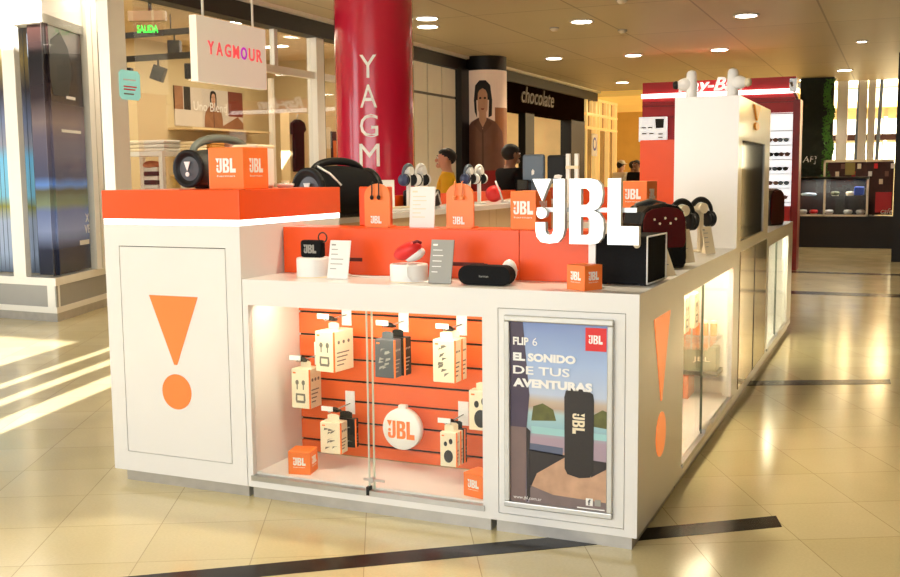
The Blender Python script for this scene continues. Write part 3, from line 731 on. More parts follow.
# party speaker
t = thing('box_speaker', 'black box speaker with thin white edges under the last white letter', 'speaker', (-.12, .43, 1.0), -.06)
m = MB(); m.box(-.125, .09, -.14, .14, .006, .20, BLACKM); m.build('cabinet', t, .006, world=False)
m = MB(); e = .0035
for y in (-.142, .142): m.tube([(.092, y, .008), (.092, y, .198)], e, WHITE2, 6)
m.tube([(.092, -.142, .198), (.092, .142, .198)], e, WHITE2, 6); m.tube([(.092, -.142, .008), (.092, .142, .008)], e, WHITE2, 6)
m.build('edge_trim', t, world=False)
MB().disc((.0, .165), .013, (.05, -.14, 0), X, Z, CREAM, .008).build('badge', t, world=False)
for sx in (-.1, .07):
    for sy in (-.11, .11): MB().box(sx-.012, sx+.012, sy-.012, sy+.012, 0, .006, BLACK).build('foot', t, world=False)
# big glossy speaker
t = thing('tall_speaker', 'large round-topped black speaker with glossy dark red front on the right counter', 'speaker', (-.185, 1.10, 1.0), -.75)
ol = [(u*.82, v*1.08) for u, v in [(-.15, .0), (.15, .0), (.165, .04), (.16, .2), (.14, .25), (.10, .275), (.0, .288), (-.10, .275), (-.14, .25), (-.16, .2), (-.165, .04)]]
m = MB(); m.art(ol, (-.085, 0, 0), Y, Z, BLACKG, .16); m.build('speaker_body', t, .02, 3, world=False)
m = MB(); m.art([(u*.9, .10+(v*.62 if v > .01 else 0)) for u, v in ol], (.0755, 0, 0), Y, Z, CHOC, .006); f = m.build('front_shell', t, .006, world=False)
m = MB()
for u, v in ((-.06, .235), (0, .24), (.06, .235), (-.03, .215), (.03, .215)): m.disc((u, v), .006, (.082, 0, 0), Y, Z, CREAM, .002, 10)
m.build('button', f, world=False)
MB().art([(u*.9, .012+v*.3) for u, v in ol], (.0755, 0, 0), Y, Z, BLACKM, .005).build('grille', t, world=False)
MB().tube([(-.04, -.10, .26), (-.04, -.08, .30), (-.04, 0, .318), (-.04, .08, .30), (-.04, .10, .26)], .012, CHAR, 8).build('top_rail', t, world=False)
t = thing('tall_speaker', 'dark red and black round-topped speaker on the far counter behind the tower', 'speaker', (-.13, 5.30, 1.0), -.35)
m = MB(); m.art(ol, (-.09, 0, 0), Y, Z, BLACKG, .17); m.build('speaker_body', t, .02, 3, world=False)
MB().art([(u*.9, .02+v*.9) for u, v in ol], (.0805, 0, 0), Y, Z, CHOC, .006).build('front_shell', t, .006, world=False)
tag(MB().box(-.35, -.20, 5.5, 5.8, 1.0, 1.11, RED).lathe([(.02, 0), (.02, .04)], (-.28, 5.65, 1.11), Z, WHITE2).build('red_box', None, .006), 'red box at the far end of the right counter behind the tower', 'box')

# headphones on stands
def headphones(label, loc, rz, band, cup, s=1.0, post=.10, group=None):
    t = thing('headphones', label, 'headphones', loc, rz, group)
    R = .085*s; zc = post+.10*s
    m = MB(); P = [(R*math.cos(a), 0, zc+.02*s+R*1.1*math.sin(a)) for a in [PI*(i/20) for i in range(21)]]
    m.tube(P, [(.010+.006*math.sin(PI*i/20))*s for i in range(21)], band, 8); m.build('headband', t, world=False)
    P2 = P[5:16]; m = MB(); m.tube([(x*.92, y, z-.008*s) for x, y, z in P2], .011*s, cup, 8); m.build('band_cushion', t, world=False)
    for sx in (-1, 1):
        m = MB(); m.lathe([(.028*s, 0), (.05*s, .006*s), (.05*s, .022*s), (.042*s, .03*s), (.0001, .033*s)], (sx*(R-.022*s), 0, zc-.01*s), (sx, 0, 0), cup, 24)
        c = m.build('ear_cup', t, world=False)
        MB().lathe([(.046*s, 0), (.052*s, .01*s), (.046*s, .02*s), (.03*s, .02*s)], (sx*(R-.022*s), 0, zc-.01*s), (-sx, 0, 0), BLACK, 24).build('ear_pad', c, world=False)
    return t
def hp_stand(label, loc, rz, h, m_, s=1.0, group='headphone stands'):
    t = thing('headphone_stand', label, 'stand', loc, rz, group)
    MB().box(-.05*s, .05*s, -.04*s, .04*s, 0, .012, m_).build('base', t, .004, world=False)
    MB().box(-.014*s, .014*s, -.012, .012, .012, h, m_).build('upright', t, .003, world=False)
    m = MB(); m.cyl((-.0, -.03, h), (0, .03, h), .03*s, .03*s, m_, 16); m.build('cradle', t, world=False)
    return t
for lab, x, y in (('nearer', -.185, 1.76), ('farther', -.155, 2.16)):
    headphones('black over-ear headphones, the %s pair on the right counter before the tower' % lab, (x, y, 1.0), .85, BLACK, BLACK, .92, .105)
    hp_stand('pale stand under the %s black headphones on the right counter' % lab, (x, y, 1.0), .85, .25, CREAM)
NAVY = mat('navy plastic', srgb(52, 60, 96), .4); 
for lab, y0 in (('nearer', 2.76), ('farther', 3.86)):
    for k2, (c1, c2, nm, dx, dy) in enumerate(((GREYB, NAVY, 'dark blue', -.02, -.06), (WHITE2, WHITE2, 'white', .02, .06))):
        headphones('%s over-ear headphones on the inner bench, in the %s of the two pairs' % (nm, lab), (-2.25+dx, y0+dy, 1.22), 1.45, c1, c2, .84, .125)
        hp_stand('white stand under the %s headphones of the %s pair on the inner bench' % (nm, lab), (-2.25+dx, y0+dy, 1.22), 1.45, .262, WHITE2)
# earphone display stands on the riser
def ear_stand(label, x, accent):
    t = thing('earphone_stand', label, 'display stand', (x, .42, 1.215))
    w, h = .066, .205
    ol2 = [(-w, 0), (w, 0), (w, h-.06)]+[(w*math.cos(a), h-.06+.055*math.sin(a)) for a in [PI*i/12 for i in range(1, 12)]]+[(-w, h-.06)]
    MB().art(ol2, (0, 0, 0), X, Z, ORANGE_L, .012).build('tag_board', t, .003, world=False)
    m = MB(); logo(m, (-.035, -.012, .018), X, Z, .034, WHITE2, .001); m.build('printed_logo', t, world=False)
    MB().box(-w*.9, w*.9, -.02, .06, 0, .008, ORANGE_L).build('foot', t, world=False)
    return t
ear_stand('orange arched earphone stand with dark earbuds, left of the tall white card', -1.315, BLACK)
ear_stand('orange arched earphone stand with orange earbuds, right of the tall white card', -.902, ORANGE_L)
def earbuds(label, x, mt):
    t = thing('earphones', label, 'earphones', (x, .40, 1.36))
    for dx in (-.017, .017):
        m = MB(); m.tube([(dx, .004, .062), (dx, -.006, .06), (dx*1.05, -.007, .0)], .003, mt, 6); c = m.build('cable', t, world=False)
        MB().ell((dx*1.05, -.008, -.008), (.009, .009, .011), mt, 12, 8).build('earbud', c, world=False)
earbuds('black wired earbuds hanging on the left orange arched stand', -1.315, BLACK)
earbuds('orange wired earbuds hanging on the right orange arched stand', -.902, mat('earbud orange', srgb(252, 150, 90), .4))
tag(MB().box(-1.46, -1.30, .50, .54, 1.215, 1.40, ORANGE).build('orange_box', None, .006), 'plain orange box standing behind the left orange arched earphone stand', 'box')
# odds on the inner bench
t = thing('red_headset', 'red round headset with white trim on the inner bench right of the headphones', 'headphones', (-2.2, 4.15, 1.22))
MB().lathe([(.065, 0), (.07, .03), (.04, .05), (.0001, .055)], (-2.2, 4.15, 1.295), (.6, -.8, 0), REDHOT, 24).build('ear_cup', t)
MB().tube([(-2.11+.0, 4.15, 1.225), (-2.13, 4.12, 1.32), (-2.16, 4.1, 1.40)], .008, WHITE2, 8).build('trim', t)
for i, (x, y, l, w) in enumerate(((-2.1, 1.75, .3, .12), (-2.12, 2.25, .34, .1), (-2.08, 3.05, .35, .1), (-2.08, 4.3, .3, .08), (-2.05, 4.75, .25, .1))):
    lab = ['nearest the barrel speaker', 'below the nearer headphones', 'between the two headphone pairs', 'below the red headset', 'beside the orange box'][i]
    t = thing('charging_tray', 'low white charging tray on the inner bench, ' + lab, 'tray', (x, y, 1.22), .12*(-1)**i, 'white charging trays')
    MB().box(-w/2, w/2, -l/2, l/2, 0, .018, WHITE2).build('tray', t, .005, world=False)
    MB().box(-w/4, w/4, -l/3, l/3, .018, .03, CREAM).build('cradle', t, .004, world=False)
t = thing('black_case', 'black case lying on the inner bench in front of the man in yellow', 'case', (-2.38, 3.15, 1.22))
MB().box(-2.48, -2.28, 3.02, 3.28, 1.22, 1.345, BLACK).build('case_body', t, .02, 3); MB().tube([(-2.27, 3.05, 1.24), (-2.25, 3.15, 1.33), (-2.27, 3.25, 1.24)], .006, WHITE2).build('handle', t)
# upright screens on the back counter
def upright(label, x0, x1, y, z0, z1, m_, mk):
    t = thing('display_monitor', label, 'monitor', ((x0+x1)/2, y, 1.0))
    MB().box(x0, x1, y-.03, y+.03, z0, z1, m_).build('housing', t, .025, 3)
    MB().box((x0+x1)/2-.03, (x0+x1)/2+.03, y-.02, y+.03, 1.01, z0+.04, m_).build('neck', t)
    MB().box((x0+x1)/2-.1, (x0+x1)/2+.1, y-.08, y+.08, 1.0, 1.014, m_).build('base', t, .004)
    MB().art(mk, ((x0+x1)/2, y-.03, (z0+z1)/2), X, Z, WHITE2, .003).build('white_mark', t)
upright('blue grey upright screen back with small white mark above the letters', -2.495, -2.27, 5.72, 1.36, 1.645, GREYB, [(-.012, -.06), (.012, -.05), (.016, -.02), (0, .0), (-.014, -.02)])
upright('black upright screen with pale smile mark beside the blue grey one', -2.255, -2.07, 5.76, 1.36, 1.635, BLACK, [(-.02, -.08), (.05, -.09), (.065, -.06), (.03, -.05), (-.01, -.055)])
t = thing('post_stand', 'pair of pale upright posts right of the black screen', 'stand', (-1.98, 5.74, 1.0))
for x in (-2.04, -1.955): MB().box(x-.02, x+.02, 5.72, 5.76, 1.0, 1.645, WHITE2).build('post', t, .004)
MB().box(-2.06, -1.935, 5.715, 5.765, 1.5, 1.53, CREAM).build('crossbar', t)
tag(MB().box(-2.52, -2.40, 5.60, 5.7, 1.0, 1.40, BLACKG).build('black_box', None, .01), 'small glossy black box below the blue grey screen', 'box')

# giant earbuds on the tower
def giant_bud(label, x, y, s):
    t = thing('giant_earbud', label, 'display model', (x, y, 1.902))
    m = MB(); m.lathe([(.03, 0), (.034, .01), (.034, .10), (.031, .155), (.022, .172), (.0001, .178)], (0, 0, 0), Z, WHITE2, 24); m.build('stem', t, world=False)
    m = MB(); m.lathe([(.03, 0), (.038, .022), (.042, .042), (.036, .064), (.025, .08), (.02, .088)], (0, 0, .092), (s*.92, -.25, -.05), WHITE2, 28); h = m.build('bud_head', t, world=False)
    m = MB(); m.lathe([(.022, .0), (.027, .012), (.020, .03), (.0001, .032)], (s*.079, -.021, .088), (s*.92, -.25, -.05), BLACK if s < 0 else CREAM, 24); m.build('ear_tip', h, world=False)
giant_bud('giant white earbud model on the tower top, bud facing left', -.318, 2.70, -1)
giant_bud('giant white earbud model on the tower top, bud facing right', -.07, 2.70, 1)

# ------------------------------------------------------------------ goods hanging in the front glass cabinet
def hook(label, x, z, y1=.416, l=.20):
    t = thing('display_hook', label, 'hook', (x, y1, z), 0, 'slatwall hooks')
    MB().box(-.025, .025, -.004, 0, -.05, .06, WHITE2).build('back_plate', t, world=False)
    m = MB(); m.tube([(0, -.004, .0), (0, -l, .0), (0, -l-.012, .012)], .003, SILVER, 6); m.build('wire_arm', t, world=False)
    m = MB(); m.art([(-.03, 0), (.03, 0), (.03, .022), (-.03, .022)], (0, -l-.016, .010), X, Z, WHITE2, .002); m.build('price_flag', t, world=False)
    m = MB(); m.ell((0, -l+.045, .004), (.022, .018, .012), BLACK, 14, 8); m.tube([(-.018, -l+.03, .0), (-.02, -l+.07, -.005), (.02, -l+.07, -.005), (.018, -l+.03, 0)], .006, BLACK, 8); m.build('black_lock', t, world=False)
    return t
def pack(label, x, yf, z1, w, d, h, m_, art, rz=0, side=ORANGE_B, group=None):
    """hanging carton: top centre of the front face at (x,yf), hanging from z1"""
    t = thing('hanging_carton', label, 'carton', (x, yf, z1-h), rz, group)
    b = MB().box(-w/2, w/2, 0, d, 0, h, m_).build('carton', t, .0025, 1, world=False)
    MB().art([(-w*.28, 0), (w*.28, 0), (w*.28, .028), (.012, .034), (-.012, .034), (-w*.28, .028)], (0, d*.5, h-.001), X, Z, m_, .002).build('hang_tab', t, world=False)
    m = MB(); ink = INK if m_ is not BLACK and m_ is not GREYD else GREYC
    m.box(w/2-.004, w/2+.0004, -.0004, .008, 0, h, side)
    if art == 'buds':
        for sx in (-.18, .16):
            m.disc((sx*w, h*.66), w*.09, (0, 0, 0), X, Z, ink, .0008, 14, w*.12); m.rect(sx*w-w*.03, sx*w+w*.03, h*.48, h*.62, (0, 0, 0), X, Z, ink, .0008)
        m.art([(-.24*w, .14*h), (.22*w, .14*h), (.26*w, .22*h), (.24*w, .38*h), (-.26*w, .38*h), (-.28*w, .22*h)], (0, 0, 0), X, Z, ink, .0008)
        m.art([(-.18*w, .2*h), (.16*w, .2*h), (.16*w, .33*h), (-.18*w, .33*h)], (0, 0, 0), X, Z, m_, .0012)
    elif art == 'black buds':
        m.disc((0, h*.3), w*.27, (0, 0, 0), X, Z, INKD, .0008, 20, w*.36); m.disc((-.17*w, h*.66), w*.10, (0, 0, 0), X, Z, INKD, .0008, 14, w*.14); m.disc((.14*w, h*.74), w*.11, (0, 0, 0), X, Z, INKD, .0008, 14, w*.16)
    else:
        rng = random.Random(label)
        for i in range(9):
            u = rng.uniform(-.35, .1)*w; v = rng.uniform(.1, .8)*h
            m.art([(u, v), (u+.2*w*rng.random()+.05*w, v+.01), (u+.25*w, v+.12*h*rng.random()+.02*h), (u+.03*w, v+.08*h)], (0, 0, 0), X, Z, ink, .0006+.0001*i)
    for i in range(3): m.disc((d*(.25+.25*i), h*.72), min(d, w)*.08, (w/2, 0, 0), Y, Z, ink, .0008, 10)
    for i in range(4): m.rect(d*.15, d*(.5+.09*i), h*(.15+.1*i), h*(.18+.1*i), (w/2, 0, 0), Y, Z, ink, .0008)
    m.rect(-w*.4, -w*.25, h*.88, h*.92, (0, 0, 0), X, Z, side, .0009)
    m.build('printed_front', b, world=False)
    return t
hook('hook above the large cream carton, top left of the orange slats', -1.49, .80)
hook('hook above the dark carton, top middle of the orange slats', -1.19, .785)
hook('hook above the cream carton, top right of the orange slats', -.90, .785)
hook('hook above the cream carton at left edge, second row of the orange slats', -1.645, .60)
hook('hook above the small cream carton, lower left of the orange slats', -1.48, .375)
hook('hook above the black earbud carton, lower right of the orange slats', -.895, .372)
pack('large cream carton with earbud print hanging top left in the front glass cabinet', -1.475, .18, .755, .105, .15, .185, CREAM, 'buds', -.12)
pack('cream carton with earbud print hanging at the left edge, second row', -1.632, .22, .565, .10, .10, .185, CREAM, 'buds', -.03)
pack('small cream carton with orange edges hanging lower left beside the round badge', -1.46, .19, .335, .105, .07, .145, CREAM, 'print', .06)
pack('black carton behind the small cream carton, lower left', -1.43, .272, .338, .11, .03, .135, BLACK, 'print', .06)
pack('front one of two dark cartons hanging top middle', -1.17, .18, .735, .10, .062, .17, GREYD, 'print', -.04)
pack('rear one of two dark cartons hanging top middle', -1.155, .25, .735, .10, .062, .17, BLACK, 'print', -.04)
pack('front one of two cream cartons hanging top right', -.885, .18, .75, .105, .06, .185, CREAM, 'print', -.02)
pack('rear one of two cream cartons hanging top right', -.88, .246, .748, .105, .05, .182, CREAM, 'print', -.02)
for i, lab in enumerate(('front', 'middle', 'rear')):
    pack('%s one of three earbud cartons hanging lower right' % lab, -.872+.004*i, .19+.036*i, .345, .078, .026, .152, [CREAM, CREAM, BLACK][i], 'black buds', .03)
pack('cream carton cut off by the right cabinet stile, second row', -.745, .25, .525, .11, .06, .175, CREAM, 'black buds', 0)
t = thing('round_badge', 'round white badge with orange logo on the orange slats', 'sign', (-1.15, .30, .305))
m = MB(); m.lathe([(.0001, 0), (.09, 0), (.096, .006), (.096, .035), (.09, .04)], (-1.155, .30, .305), Y, WHITE2, 40); b = m.build('disc', t)
logo(MB(), (-1.225, .30, .262), X, Z, .082, ORANGE_B, .002).build('printed_logo', b)
MB().box(-1.175, -1.135, .31, .34, .39, .415, WHITE2).build('hang_tab', t, .004)
MB().cyl((-1.155, .34, .305), (-1.155, .415, .305), .012, .012, WHITE2, 12).build('mount_peg', t)

# goods in the right-hand glass cabinet
OLV = mat('olive carton', srgb(96, 100, 70), .5, noise=.2, scale=20)
for i in range(5):
    p_ = pack('cream carton hanging high on orange slats in the right glass cabinet, ' + ['nearest the corner', 'second from the corner', 'middle one', 'fourth from the corner', 'nearest the tower'][i], DX+.19, 1.02+i*.29, .80-.01*i, .13, .07, .20, CREAM, 'buds', PI/2, group='hanging cartons in the right glass cabinet')
tag(MB().box(DX+.072, -.06, 1.9, 2.47, .475, .483, GLASS).build('glass_shelf'), 'glass shelf inside the right-hand glass cabinet', 'shelf')
for i in range(4):
    t = thing('orange_tin', 'small orange tin on the glass shelf of the right cabinet, ' + ['leftmost', 'second from left', 'third from left', 'rightmost'][i], 'tin', (-.26+.052*i, 2.38, .483), 0, 'orange tins on the glass shelf')
    MB().lathe([(.02, 0), (.021, .004), (.021, .07), (.018, .075), (.0001, .075)], (0, 0, 0), Z, ORANGE_L, 16).build('tin_body', t, world=False)
    MB().lathe([(.019, 0), (.019, .016), (.0001, .017)], (0, 0, .075), Z, CREAM, 16).build('lid', t, world=False)
tag(MB().box(-.285, -.075, 2.30, 2.44, .28, .42, OLV).text('JBL', (-.21, 2.30, .33), X, Z, CREAM, w=.10, h=.035).build('olive_carton', None, .004), 'olive carton with pale lettering in the right glass cabinet', 'carton')
tag(MB().box(-.288, -.06, 2.28, 2.47, .255, .28, INKD).build('dark_shelf'), 'dark shelf under the olive carton in the right glass cabinet', 'shelf')
tag(MB().box(-.285, -.225, 2.25, 2.45, .115, .255, ORANGE_S).build('orange_block', None, .004), 'orange block on the floor of the right glass cabinet', 'block')
# ------------------------------------------------------------------ mall surroundings
# magenta column with vertical name
t = thing('round_column', 'magenta round column with white vertical letters left of centre', 'column', (-3.99, 5.48, 0))
CR = .395
MB().lathe([(CR, 0), (CR, HC)], (-3.99, 5.48, 0), Z, PINK, 64).build('shaft', t)
MB().lathe([(CR+.03, 0), (CR+.03, .12), (CR, .14)], (-3.99, 5.48, 0), Z, STEEL, 48).build('base_ring', t)
# letters wrap the shaft
base_dir = math.atan2(-3.7334-5.48, .8672+3.99) - .16
m = MB()
for i, chh in enumerate('YAGMOUR'):
    zz = 2.395-i*.284; vs, fs = glyphs(chh, 0.0, 0.0)
    x0 = min(v[0] for v in vs); x1 = max(v[0] for v in vs); y0 = min(v[1] for v in vs); y1 = max(v[1] for v in vs)
    h = .22; w = {'M': .20, 'O': .2, 'G': .18}.get(chh, .165)
    P = []
    for v in vs:
        u = ((v[0]-x0)/(x1-x0)-.5)*w; a = base_dir+u/CR; r = CR+.001+.002*v[2]
        P.append((-3.99+r*math.cos(a), 5.48+r*math.sin(a), zz+(v[1]-y0)/(y1-y0)*h))
    m.add(P, fs, WHITE2)
m.build('vertical_letters', t)

# hanging sign
t = thing('hanging_sign', 'white box sign with pink lettering hung from the ceiling before the left shop', 'sign', (-4.9, 4.36, 2.6))
MB().box(-4.98, -4.9, 3.83, 4.92, 2.31, 2.895, mat('sign box white', srgb(240, 230, 210), .5, noise=.02, emit=.3)).build('sign_box', t, .004)
m = MB(); word = 'YAGMOUR'; u0 = 3.98
for i, chh in enumerate(word): m.text(chh, (-4.9, u0+i*.128, 2.565), Y, Z, SIGNPURP if chh == 'O' else SIGNPINK, w=.095, h=.12, depth=.006, bold=.02)
m.build('pink_letters', t)
for y in (3.98, 4.76): MB().tube([(-4.94, y, 2.895), (-4.94, y, 3.3)], .012, FRAME, 8).build('hanger', t)
# sticker on the shop glass
t = thing('door_sticker', 'mint rounded notice with red lines on the shop glass by the left post', 'sign', (-5.53, 3.62, 2.2))
ol3 = [(.0,.03),(.03,0),(.24,0),(.27,.03),(.27,.23),(.24,.26),(.03,.26),(0,.23)]
MB().art(ol3, (-5.476, 3.46, 2.15), Y, Z, MINT, .004).build('notice', t)
m = MB()
for v, w, c in ((.17, .16, WHITE2), (.11, .17, REDHOT), (.085, .15, REDHOT), (.045, .13, INK)): m.rect(.05, .05+w, v, v+.012, (-5.471, 3.46, 2.15), Y, Z, c, .001)
m.build('printed_lines', t)

# shop interior
tg = thing('exit_sign', 'green lit exit sign hanging from the shop ceiling', 'sign', (-7.4, 5.6, 3.1))
ds = Vector((.9155, .4023, 0))
o = Vector((-7.14, 5.66, 3.08)); m = MB(); m.rect(0, .28, 0, .12, o, ds, Z, SMOKE, .01); m.build('plate', tg)
MB().text('SALIDA', o+ds*.02+Vector((.01, -.02, .01)), ds, Z, GREENE, w=.24, h=.09, depth=.004, bold=.02).build('green_letters', tg)
m = MB(); m.rect(-.06, .36, .14, .25, o, ds, Z, mat('sign housing', srgb(130, 104, 76), .5), .08); m.build('housing', tg)
MB().tube([o+ds*.17+Vector((0, 0, .25)), o+ds*.17+Vector((0, 0, .37))], .02, DARK, 8).build('hanger', tg)
for nm, y, z, x0, x1 in (('upper', 6.6, 3.20, -9.0, -7.1), ('lower', 6.4, 2.88, -9.0, -6.0)):
    tr = thing('lighting_track', '%s black lighting track inside the left shop' % nm, 'lighting track', ((x0+x1)/2, y, z))
    MB().box(x0, x1, y-.025, y+.025, z, z+.07, BLACK).build('rail', tr)
    for xx in (x0+.3, x1-.3): MB().tube([(xx, y, z+.07), (xx, y, 3.45)], .008, BLACK, 6).build('suspension_rod', tr)
for i, (x, y, z, lab) in enumerate(((-7.35, 6.6, 3.04, 'below the exit sign'), (-7.95, 6.4, 2.72, 'left one of three on the lower track'), (-7.45, 6.4, 2.72, 'tilted middle one of three on the lower track'), (-6.95, 6.4, 2.72, 'right one of three on the lower track'), (-8.3, 6.6, 3.04, 'beside the left shop post'))):
    s = thing('spotlight', 'black square spotlight in the left shop, ' + lab, 'spotlight', (x, y, z), .4, 'track spotlights')
    Mx = Matrix.Rotation(.35 if i == 2 else 0, 4, 'Y')
    m = MB(); m.box(-.075, .075, -.06, .06, -.09, .09, BLACK); m.xf(Mx); m.build('lamp_head', s, .006, world=False)
    m = MB(); m.cyl((0, 0, .08), (0, 0, .16), .012, .012, BLACK, 8); m.build('bracket', s, world=False)
    m = MB(); m.cyl((0, 0, -.092), (0, 0, -.0905), .05, .05, CREAM, 16); m.xf(Mx); m.build('lens', s, world=False)
# picture on the back wall: a seated woman in brown knit
def figure_art(m, O, R, U, s, cloth, skin, hair, lay=.004):
    """half-length portrait, s = height"""
    a = lambda p, mt, l: m.art([(x*s, y*s) for x, y in p], O, R, U, mt, .001, base=lay+.0012*l)
    a([(-.42,0),(-.40,.28),(-.34,.46),(-.2,.56),(-.07,.62),(.07,.62),(.2,.56),(.34,.46),(.40,.28),(.42,0)], cloth, 0)
    a([(-.06,.56),(-.055,.72),(.055,.72),(.06,.56),(0,.50)], skin, 2)
    a([(-.135,.62),(-.15,.80),(-.125,.95),(-.05,1.0),(.05,1.0),(.125,.95),(.15,.80),(.135,.60),(.09,.62),(.1,.8),(-.1,.8),(-.09,.62)], hair, 1)
    a([(-.085,.78),(-.08,.70),(-.04,.655),(.04,.655),(.08,.70),(.085,.78),(.075,.90),(0,.93),(-.075,.90)], skin, 3)
    a([(-.1,.86),(-.09,.96),(0,.99),(.09,.96),(.1,.86),(.05,.91),(0,.93),(-.05,.91)], hair, 4)
    for sx in (-1, 1):
        a([(sx*.018,.815),(sx*.052,.815),(sx*.05,.828),(sx*.02,.828)], INKD, 5); a([(sx*.015,.838),(sx*.055,.84),(sx*.05,.848),(sx*.018,.846)], INKD, 5)
    a([(-.012,.765),(.014,.765),(.004,.80)], mat('nose shade', srgb(150, 100, 80), .6), 5); a([(-.03,.72),(.03,.72),(.015,.708),(-.015,.708)], mat('lip print', srgb(140, 60, 56), .6), 5)
    a([(-.02,0),(-.012,.50),(.012,.50),(.02,0)], mat('placket', srgb(96, 62, 52), .6), 3)
    a([(-.07,.60),(-.14,.54),(-.02,.48),(0,.52)], cloth, 4); a([(.07,.60),(.14,.54),(.02,.48),(0,.52)], cloth, 4)
PBG = mat('photo grey', srgb(206, 196, 184), .5, noise=.15, scale=2)
KNIT = mat('knit brown print', srgb(150, 104, 72), .6, noise=.3, scale=8)
PSK = mat('photo skin', srgb(206, 156, 126), .5)
t = thing('wall_poster', 'photo poster of a dark haired woman in brown knit above shop shelves', 'poster', (-9.18, 9.7, 2.4))
O = Vector((-9.2, 8.85, 2.24)); m = MB(); m.rect(0, 1.75, 0, .60, O, Y, Z, PBG, .02)
m.rect(0, .2, .25, .60, O, Y, Z, KNIT, .022); m.rect(.22, .38, .25, .60, O, Y, Z, INKD, .022); m.rect(1.35, 1.75, .2, .60, O, Y, Z, mat('photo rust', srgb(120, 60, 48), .5), .022)
m.art([(1.1, 0), (1.6, .2), (1.75, .1), (1.75, 0)], O, Y, Z, KNIT, .024)
figure_art(m, O+Vector((0, .95, 0)), Y, Z, .58, KNIT, PSK, HAIR, .024)
m.text('Uno Blend', O+Vector((.045, .42, .25)), Y, Z, WHITE2, w=.85, h=.14, depth=.002)
m.build('poster_print', t)
# wall shelves with folded garments
for nm, z in (('upper', 2.2), ('middle', 1.86), ('lower', 1.5)):
    tag(MB().box(-9.2, -8.75, 8.7, 10.75, z-.03, z, WOOD).build('wall_shelf'), '%s pale wall shelf under the photo poster in the left shop' % nm, 'shelf')
tag(MB().box(-8.79, -8.72, 10.78, 10.86, 0, 3.08, FRAME).build('shelf_upright'), 'white shelf upright right of the photo poster in the left shop', 'post')
FC = [CREAM, mat('mustard knit', srgb(206, 146, 70), .8, noise=.15), CREAM, WHITECLOTH, mat('dusty pink knit', srgb(200, 150, 130), .8)]
def garment(label, x, y, z, m_, w=.34):
    m = MB(); m.box(x-.15, x+.15, y-w/2, y+w/2, z, z+.042, m_)
    tag(m.build('folded_garment', None, .018, 3), label, 'folded garment', 'folded garments on the shop shelves')
for si, (y, mt) in enumerate(((8.95, 0), (9.4, 1), (9.85, 4), (10.35, 2))):
    for k in range(3): garment('%s folded garment of the %s stack on the middle shop shelf' % (['lowest', 'middle', 'topmost'][k], ['leftmost', 'mustard', 'pink', 'rightmost'][si]), -8.96, y, 1.86+.045*k, FC[mt])
# display table with garments near the glass
t = thing('shop_rack', 'white garment shelf unit just inside the shop glass', 'shelf unit', (-7.0, 5.6, 0))
for z in (.75, 1.22, 1.70): MB().box(-7.4, -6.75, 5.55, 6.0, z, z+.05, FRAME).build('shelf', t)
for x in (-7.37, -6.78):
    for y in (5.58, 5.95): MB().box(x-.025, x+.025, y-.025, y+.025, 0, 1.74, FRAME).build('leg', t)
for si, x in enumerate((-7.22, -6.93)):
    for k in range(3): garment('%s folded garment of the %s stack on the white garment unit' % (['lowest', 'middle', 'topmost'][k], ['left', 'right'][si]), x, 5.78, 1.75+.045*k, [CREAM, WHITECLOTH][si], .3)
t = thing('patterned_garment', 'striped and floral garment hanging in the white shelf unit', 'garment', (-7.02, 5.75, 1.27))
m = MB()
for k in range(6): m.box(-7.12, -6.92, 5.66, 5.82, 1.275+.05*k, 1.325+.05*k, [INKD, WHITECLOTH][k % 2])
m.build('striped_body', t, .01); m = MB(); m.ell((-7.04, 5.72, 1.60), (.12, .08, .05), mat('floral', srgb(176, 110, 70), .8, noise=.5, scale=30)); m.build('floral_collar', t)
t = thing('garment_rail', 'thin pale garment rail with rounded corner inside the shop', 'rail', (-6.6, 6.5, 0))
MB().tube([(-7.2, 6.4, 1.75), (-6.75, 6.4, 1.75), (-6.66, 6.4, 1.72), (-6.62, 6.4, 1.64), (-6.60, 6.4, 0)], .014, FRAME, 8).build('rail_tube', t)
MB().box(-6.7, -6.5, 6.2, 6.6, 0, .03, FRAME).build('foot', t)
t = thing('wall_poster', 'dark brown picture low on the shop wall under the mint notice', 'poster', (-9.0, 7.0, 1.8))
m = MB(); m.rect(0, .8, 0, .5, (-9.2, 6.9, 1.62), Y, Z, BROWNSHIRT, .02); m.art([(.1, 0), (.3, .4), (.5, .1), (.7, .35), (.8, 0)], (-9.2, 6.9, 1.62), Y, Z, INKD, .024); m.build('poster_print', t)
t = thing('hanging_garment', 'long black garment hanging on the shop partition', 'garment', (-6.97, 8.75, 1.8))
m = MB(); m.art([(.02, .0), (.27, .0), (.28, .55), (.34, .60), (.30, .70), (.18, .74), (.16, .71), (.12, .71), (.10, .74), (-.02, .68), (-.03, .52), (.03, .54)], (-6.99, 8.62, 1.52), Y, Z, BLACKCLOTH, .05); m.build('cloth_body', t, .015)
MB().tube([(-6.97, 8.76, 2.25), (-6.97, 8.76, 2.30), (-6.97, 8.78, 2.33), (-6.97, 8.80, 2.31)], .006, SILVER, 6).build('hanger_hook', t)
t = thing('armchair', 'dusty rounded wicker armchair inside the shop behind the speakers', 'chair', (-6.55, 6.9, 0))
WICK = mat('wicker', srgb(168, 140, 112), .8, noise=.35, scale=40)
m = MB(); m.lathe([(.001, .40), (.30, .42), (.32, .48), (.001, .5)], (-6.55, 6.9, 0), Z, WICK, 24); m.build('seat', t)
m = MB(); P = [(-6.55+.34*math.cos(a), 6.9+.30*math.sin(a), 1.0+.42*math.sin(a)) for a in [PI*i/16 for i in range(17)]]; m.tube(P, .05, WICK, 10)
